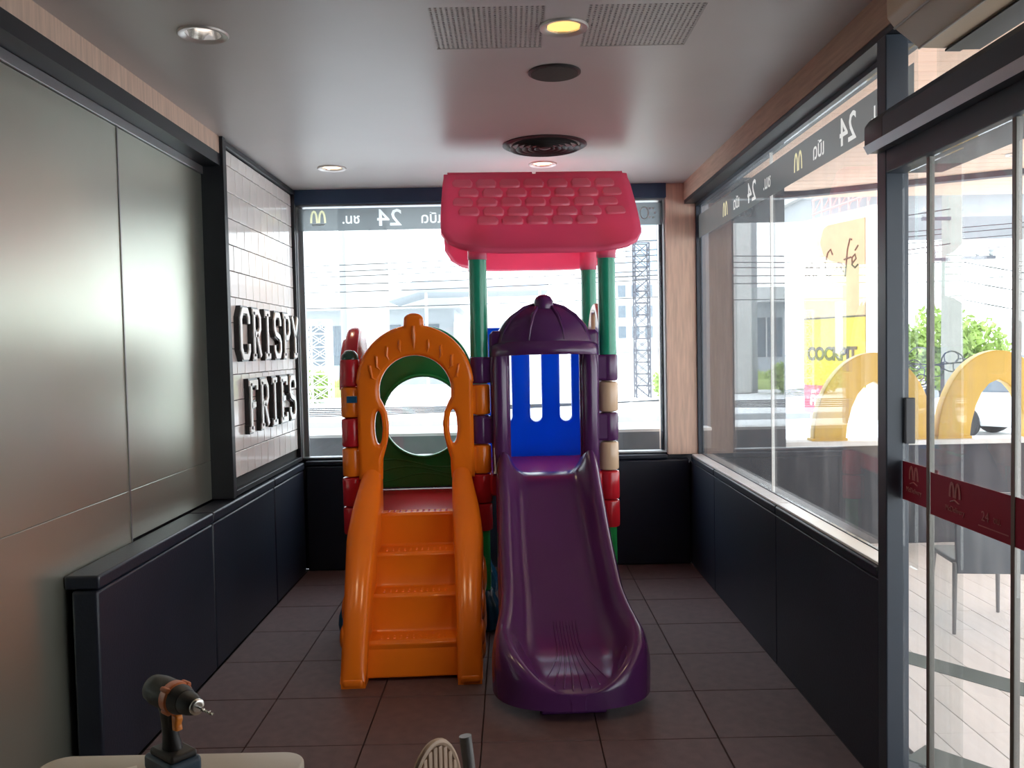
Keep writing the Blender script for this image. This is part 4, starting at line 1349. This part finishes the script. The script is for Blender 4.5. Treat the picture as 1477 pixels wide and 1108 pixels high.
# station building
sb = empty('station_building', (-6.5, 46, -.15), label='long pale station building with canopy behind the orange arch', cat='building')
MB().box(-8, 3.5, 0, 9, 0, 4.0).build('wall', m_bld, sb, smooth=0)
MB().box(-8.3, 3.9, -1.2, 9, 4.0, 4.75).build('roof_slab', m_bld2, sb, smooth=0)
for k in range(5):
    f = MB().box(-7.2 + 2.05 * k, -5.5 + 2.05 * k, -.05, .06, 1.1, 3.2).build('window', m_win, sb, smooth=0)
    MB().box(-6.38 + 2.05 * k, -6.32 + 2.05 * k, -.09, -.05, 1.1, 3.2).build('window_bar', m_bld2, f, smooth=0)
MB().prism([(0.8, 4.1), (2.0, 5.05), (8.3, 5.05), (8.3, 4.5), (2.2, 4.5)], -6, -1.5, 'y').build('canopy_roof', m_bld, sb, smooth=0)
MB().box(2.2, 8.3, -6.05, -6.0, 4.55, 4.62).build('gutter', m_conc2, sb, smooth=0)
for x in (2.6, 5.4, 7.9):
    MB().tube([(x, -5.8, 0), (x, -5.8, 4.5)], .07, 8).build('canopy_post', m_bld2, sb)
MB().box(3.5, 9.5, -.5, 4, 0, 3.3).build('wing', m_bld2, sb, smooth=0)

# apartment block and tower block beyond
ap = empty('apartment_block', (5.6, 40, -.15), label='pale apartment block with rows of small windows behind the grey lattice mast', cat='building')
MB().box(-1.6, 5.5, 0, 6, 0, 5.1).build('wall', m_bld2, ap, smooth=0)
MB().prism([(-1.8, 5.1), (-.4, 5.9), (1.5, 5.1)], -.1, 6, 'y').build('gable', m_bld, ap, smooth=0)
for i in range(6):
    for j in range(3):
        MB().box(-1.2 + i * .62, -.85 + i * .62, -.04, .05, 2.2 + j * .95, 2.75 + j * .95).build('window', m_win, ap, smooth=0)
MB().box(-1.7, 5.5, -.4, 0, 1.55, 1.7).build('awning', m_conc2, ap, smooth=0)
tw = empty('tower_block', (10.0, 62, -.15), label='blue glazed tower block standing far behind the overhead cables', cat='building')
MB().box(-1.1, 1.9, 0, 4, 0, 13.5).build('wall', m_bluegl, tw, smooth=0)
for k in range(9):
    MB().box(-1.15, 1.95, -.06, 0, 1.4 + 1.3 * k, 1.5 + 1.3 * k).build('floor_band', m_bld2, tw, smooth=0)

# lattice towers
def lattice(name, x, y, w, h, n, m, label, r=.03, d=None):
    o = empty(name, (x, y, -.15), label=label, cat='lattice tower')
    d = d or w
    cs = ((-w / 2, 0), (w / 2, 0), (w / 2, d), (-w / 2, d))
    for cx, cy in cs:
        MB().tube([(cx, cy, 0), (cx, cy, h)], r, 6).build('leg', m, o)
    b = MB()
    for k in range(n):
        z0, z1 = h * k / n, h * (k + 1) / n
        for (a, c) in ((0, 1), (1, 2), (2, 3), (3, 0)):
            p, q = cs[a], cs[c]
            b.tube([(p[0], p[1], z1), (q[0], q[1], z1)], r * .7, 4)
            b.tube([(p[0], p[1], z0), (q[0], q[1], z1)], r * .5, 4)
            b.tube([(q[0], q[1], z0), (p[0], p[1], z1)], r * .5, 4)
    o2 = b.build('bracing', m, o, smooth=0)
    o2['kind'] = 'stuff'
    return o
lattice('lattice_tower', -5.62, 25, .62, 2.75, 7, m_galv, 'white scaffold lattice tower on the pavement before the station', .028)
lattice('lattice_tower', 4.62, 30, .50, 5.4, 13, m_dlat, 'dark square lattice mast behind the slide tower by the pillar', .026)
lattice('lattice_tower', 5.15, 29, .24, 7.2, 18, m_dlat, 'slimmer and taller lattice mast beside the dark square mast', .022)

# overhead power cables across the street
def cable(name, pts, r, label, group, n=16):
    b = MB()
    P_ = []
    (x0, y0, z0), (x1, y1, z1), sag = pts
    for i in range(n + 1):
        t_ = i / n
        P_.append((x0 + (x1 - x0) * t_, y0 + (y1 - y0) * t_, z0 + (z1 - z0) * t_ - sag * 4 * t_ * (1 - t_)))
    o = b.tube(P_, r, 5).build(name, m_cable)
    return tag(o, label, 'cable', group)
for k, (za, zb_) in enumerate(((3.62, 4.35), (3.45, 4.25), (3.36, 4.10), (3.22, 3.85), (3.10, 3.60), (2.78, 3.15))):
    cable('power_cable', ((-14, 20, za), (12, 20 + .1 * k, zb_), .25), .010, ['topmost thin power cable', 'second power cable from the top', 'third power cable from the top', 'fourth power cable from the top', 'fifth power cable from the top', 'lowest of the thin power cables'][k] + ' across the sky behind the back window', 'upper power cables over the street')
for k in range(5):
    cable('telephone_cable', ((-14, 19.6 + .1 * k, .55 - .06 * k), (12, 19.6, .62 + .10 * k), .22 + .05 * k), .014, ['topmost dark telephone cable', 'second telephone cable from the top', 'middle one of the five telephone cables', 'fourth telephone cable from the top', 'lowest dark telephone cable'][k] + ' sagging over the far pavement', 'low telephone cables')
for k in range(3):
    cable('service_cable', ((7.29, 13.83, 2.9 - .3 * k), (14, 14.8, 2.45 - .35 * k), .2), .010, ['upper', 'middle', 'lower'][k] + ' service cable running from the utility pole across the door glass', 'service cables at the pole')
for k in range(2):
    cable('service_cable', ((1.0, 13.7, 3.3 - .55 * k), (7.06, 13.815, 3.75 - .55 * k), .10), .009, ['upper', 'lower'][k] + ' short service cable reaching the utility pole above the golden arches', 'service cables before the pole')

# utility pole
up_ = empty('utility_pole', (7.18, 14, -.15), label='square pale concrete utility pole with crossarms beyond the door', cat='utility pole')
MB().prism([(-.13, 0), (.13, 0), (.105, 4.6), (-.105, 4.6)], -.11, .11, 'y').build('shaft', m_polec, up_, smooth=0)
for z, xa, xb in ((3.73, -.55, -.1), (3.10, .1, .62), (3.08, -.45, -.1)):
    MB().box(xa, xb, -.17, -.112, z, z + .05).build('crossarm', m_dlat, up_, smooth=0)
for x, z in ((-.52, 3.78), (-.36, 3.13), (.34, 3.15), (.56, 3.15)):
    MB().lathe([(.02, 0), (.045, .03), (.025, .06), (.045, .09), (.025, .12), (.012, .17)], (x, -.14, z), 10).build('insulator', m_conc2, up_)
cc_ = empty('cable_coil', (6.15, 12.2, 1.15), label='tangled coils of grey cable hanging before the utility pole', cat='cable coil')
rnd = random.Random(9)
for k in range(9):
    cx0, cz0, r0 = rnd.uniform(-.5, .35), rnd.uniform(-.05, .28), rnd.uniform(.08, .17)
    MB().tube([(cx0 + r0 * math.cos(a * PI / 10), rnd.uniform(-.02, .02), cz0 + r0 * .9 * math.sin(a * PI / 10)) for a in range(21)], .009, 5).build('cable_loop', m_dlat if k % 2 else m_cable, cc_)
MB().tube([(-.75, 0, .22), (-.2, 0, .16), (.4, 0, .2), (.9, 0, .3)], .012, 6).build('messenger_wire', m_cable, cc_)
MB().tube([(0, .05, -1.3), (0, .05, .2)], .03, 6).build('stake', m_dlat, cc_)

# pylon sign
q0, q1 = Vector((4.30, 12.6, 0)), Vector((4.735, 11.2, 0))
dv = (q1 - q0).normalized()
nv = dv.cross(Vector((0, 0, 1)))
SL = (q1 - q0).length
ys_ = empty('pylon_sign', (q0.x, q0.y, -.15), math.atan2(dv.y, dv.x), label='tall roadside sign with peach, yellow and red panels and a lattice top', cat='sign')
# local x along the face, -y to the viewer, z from the ground (+.15)
MB().box(0, SL, .0, .16, .78, 3.58).build('cabinet', m_cream, ys_, smooth=0)
MB().box(.01, SL - .16, -.012, 0, 1.20, 2.14).build('panel', m_yellow, ys_, smooth=0)
MB().box(.01, SL - .16, -.013, 0, 2.142, 2.162).build('panel_joint', m_signtxt, ys_, smooth=0)
MB().box(.01, .98, -.012, 0, .80, 1.195).build('panel', m_rsign, ys_, smooth=0)
pe = [(.01, 2.165), (SL - .16, 2.165), (SL - .16, 3.44), (.55, 3.44), (.36, 3.36), (.30, 3.20), (.36, 3.02), (.52, 2.88), (.62, 2.76), (.60, 2.56), (.45, 2.52), (.01, 2.50)]
plate('panel', [pe], .012, .002, m_peach, ys_, 'xz', -.007)
def sgn(body, x, z, size, m=m_signtxt, sx_=1.0, shear=0.0):
    return text('lettering', body, size, m, ys_, (1, 0, 0), (0, 0, 1), (x, -.016, z), extrude=.003, sx_=sx_, shear=shear, bold=.011)
sgn('COCKPIT', .62, 1.64, .255, sx_=.97)
b = MB()
for lp in ([(.66, 3.02), (.62, 3.10), (.56, 3.06), (.50, 2.92), (.50, 2.78), (.56, 2.72), (.66, 2.76), (.72, 2.82)],
           [(.84, 2.88), (.78, 2.90), (.74, 2.82), (.77, 2.76), (.82, 2.80), (.85, 2.88), (.85, 2.78), (.89, 2.77)],
           [(1.06, 3.18), (1.02, 3.20), (.97, 3.06), (.94, 2.84), (.92, 2.70)], [(.90, 2.93), (1.04, 2.95)],
           [(1.06, 2.86), (1.14, 2.92), (1.12, 2.98), (1.06, 2.94), (1.06, 2.84), (1.12, 2.80), (1.18, 2.84)], [(1.12, 3.03), (1.18, 3.09)],
           [(.04, 2.70), (.08, 2.94), (.10, 2.96), (.13, 2.72)], [(.13, 2.72), (.18, 2.95), (.20, 2.96), (.24, 2.72)], [(.37, 2.86), (.32, 2.88), (.28, 2.80), (.31, 2.73), (.37, 2.74)]):
    b.tube([(u, -.014, v) for u, v in lp], .012, 6)
b.build('lettering', m_signtxt, ys_)
sgn('ค็อกพิท', .52, .99, .24, m_cream)
MB().tube([(.1, .08, 0), (.1, .08, .78)], .05, 8).build('post', m_galv, ys_)
MB().tube([(SL - .15, .08, 0), (SL - .15, .08, .78)], .05, 8).build('post', m_galv, ys_)
b = MB()
for z in (3.66, 3.86):
    b.tube([(.1, .08, z), (SL + .35, .08, z + .12)], .016, 5)
for k in range(9):
    x = .12 + k * .19
    b.tube([(x, .08, 3.58), (x, .08, 3.88)], .014, 5)
    b.tube([(x, .08, 3.66), (x + .19, .08, 3.87)], .010, 5)
b.build('lamp_truss', m_pinkst, ys_, smooth=0)

# parked cars
def car(x, y, rz, paint, label, s=1.0):
    o = empty('car', (x, y, -.15), rz, label=label, cat='car')
    body = [(-1.9, .25), (1.9, .25), (1.98, .45), (1.95, .68), (1.2, .86), (-1.75, .88), (-1.98, .70), (-2.0, .4)]
    MB().prism(body, -.80, .80, 'y').build('body', paint, o, bevel=.09, bseg=3)
    cab = [(-1.55, .86), (1.15, .84), (.45, 1.36), (-.95, 1.40), (-1.35, 1.25)]
    MB().prism(cab, -.68, .68, 'y').build('cabin', m_win, o, bevel=.05, bseg=2)
    MB().prism([(-1.02, 1.385), (.48, 1.345), (.38, 1.42), (-.9, 1.455)], -.62, .62, 'y').build('roof', paint, o, bevel=.03)
    for sx__ in (-1.2, 1.25):
        for sy__ in (-.78, .78):
            w_ = MB().lathe([(.30, -.09), (.32, -.07), (.32, .07), (.30, .09)], (sx__, sy__, .32), 24, mtx=Matrix.Rotation(PI / 2, 4, 'X')).build('wheel', m_tyre, o)
            MB().lathe([(.19, -.095), (.19, .095)], (sx__, sy__, .32), 16, mtx=Matrix.Rotation(PI / 2, 4, 'X')).build('hubcap', m_alum, w_)
    for sy__ in (-.6, .6):
        MB().lathe([(.10, -.02), (.09, .03)], (1.95, sy__, .60), 16, mtx=Matrix.Rotation(PI / 2, 4, 'Y')).build('headlamp', m_chrome, o)
    MB().box(1.96, 2.0, -.35, .35, .36, .5).build('grille', m_tyre, o, smooth=0)
    return o
car(9.6, 15.2, 2.3, m_carw, 'white car parked in front of the other white car beyond the golden arch')
car(12.9, 22.8, 2.0, m_carw, 'white car parked further back past the utility pole')
car(-9.5, 23.6, .1, m_carr, 'red car on the far side of the street past the lattice tower')

for o in list(S.objects):
    if o.type in {'MESH', 'EMPTY'} and o.parent is not None and 'category' in o:
        del o['category']
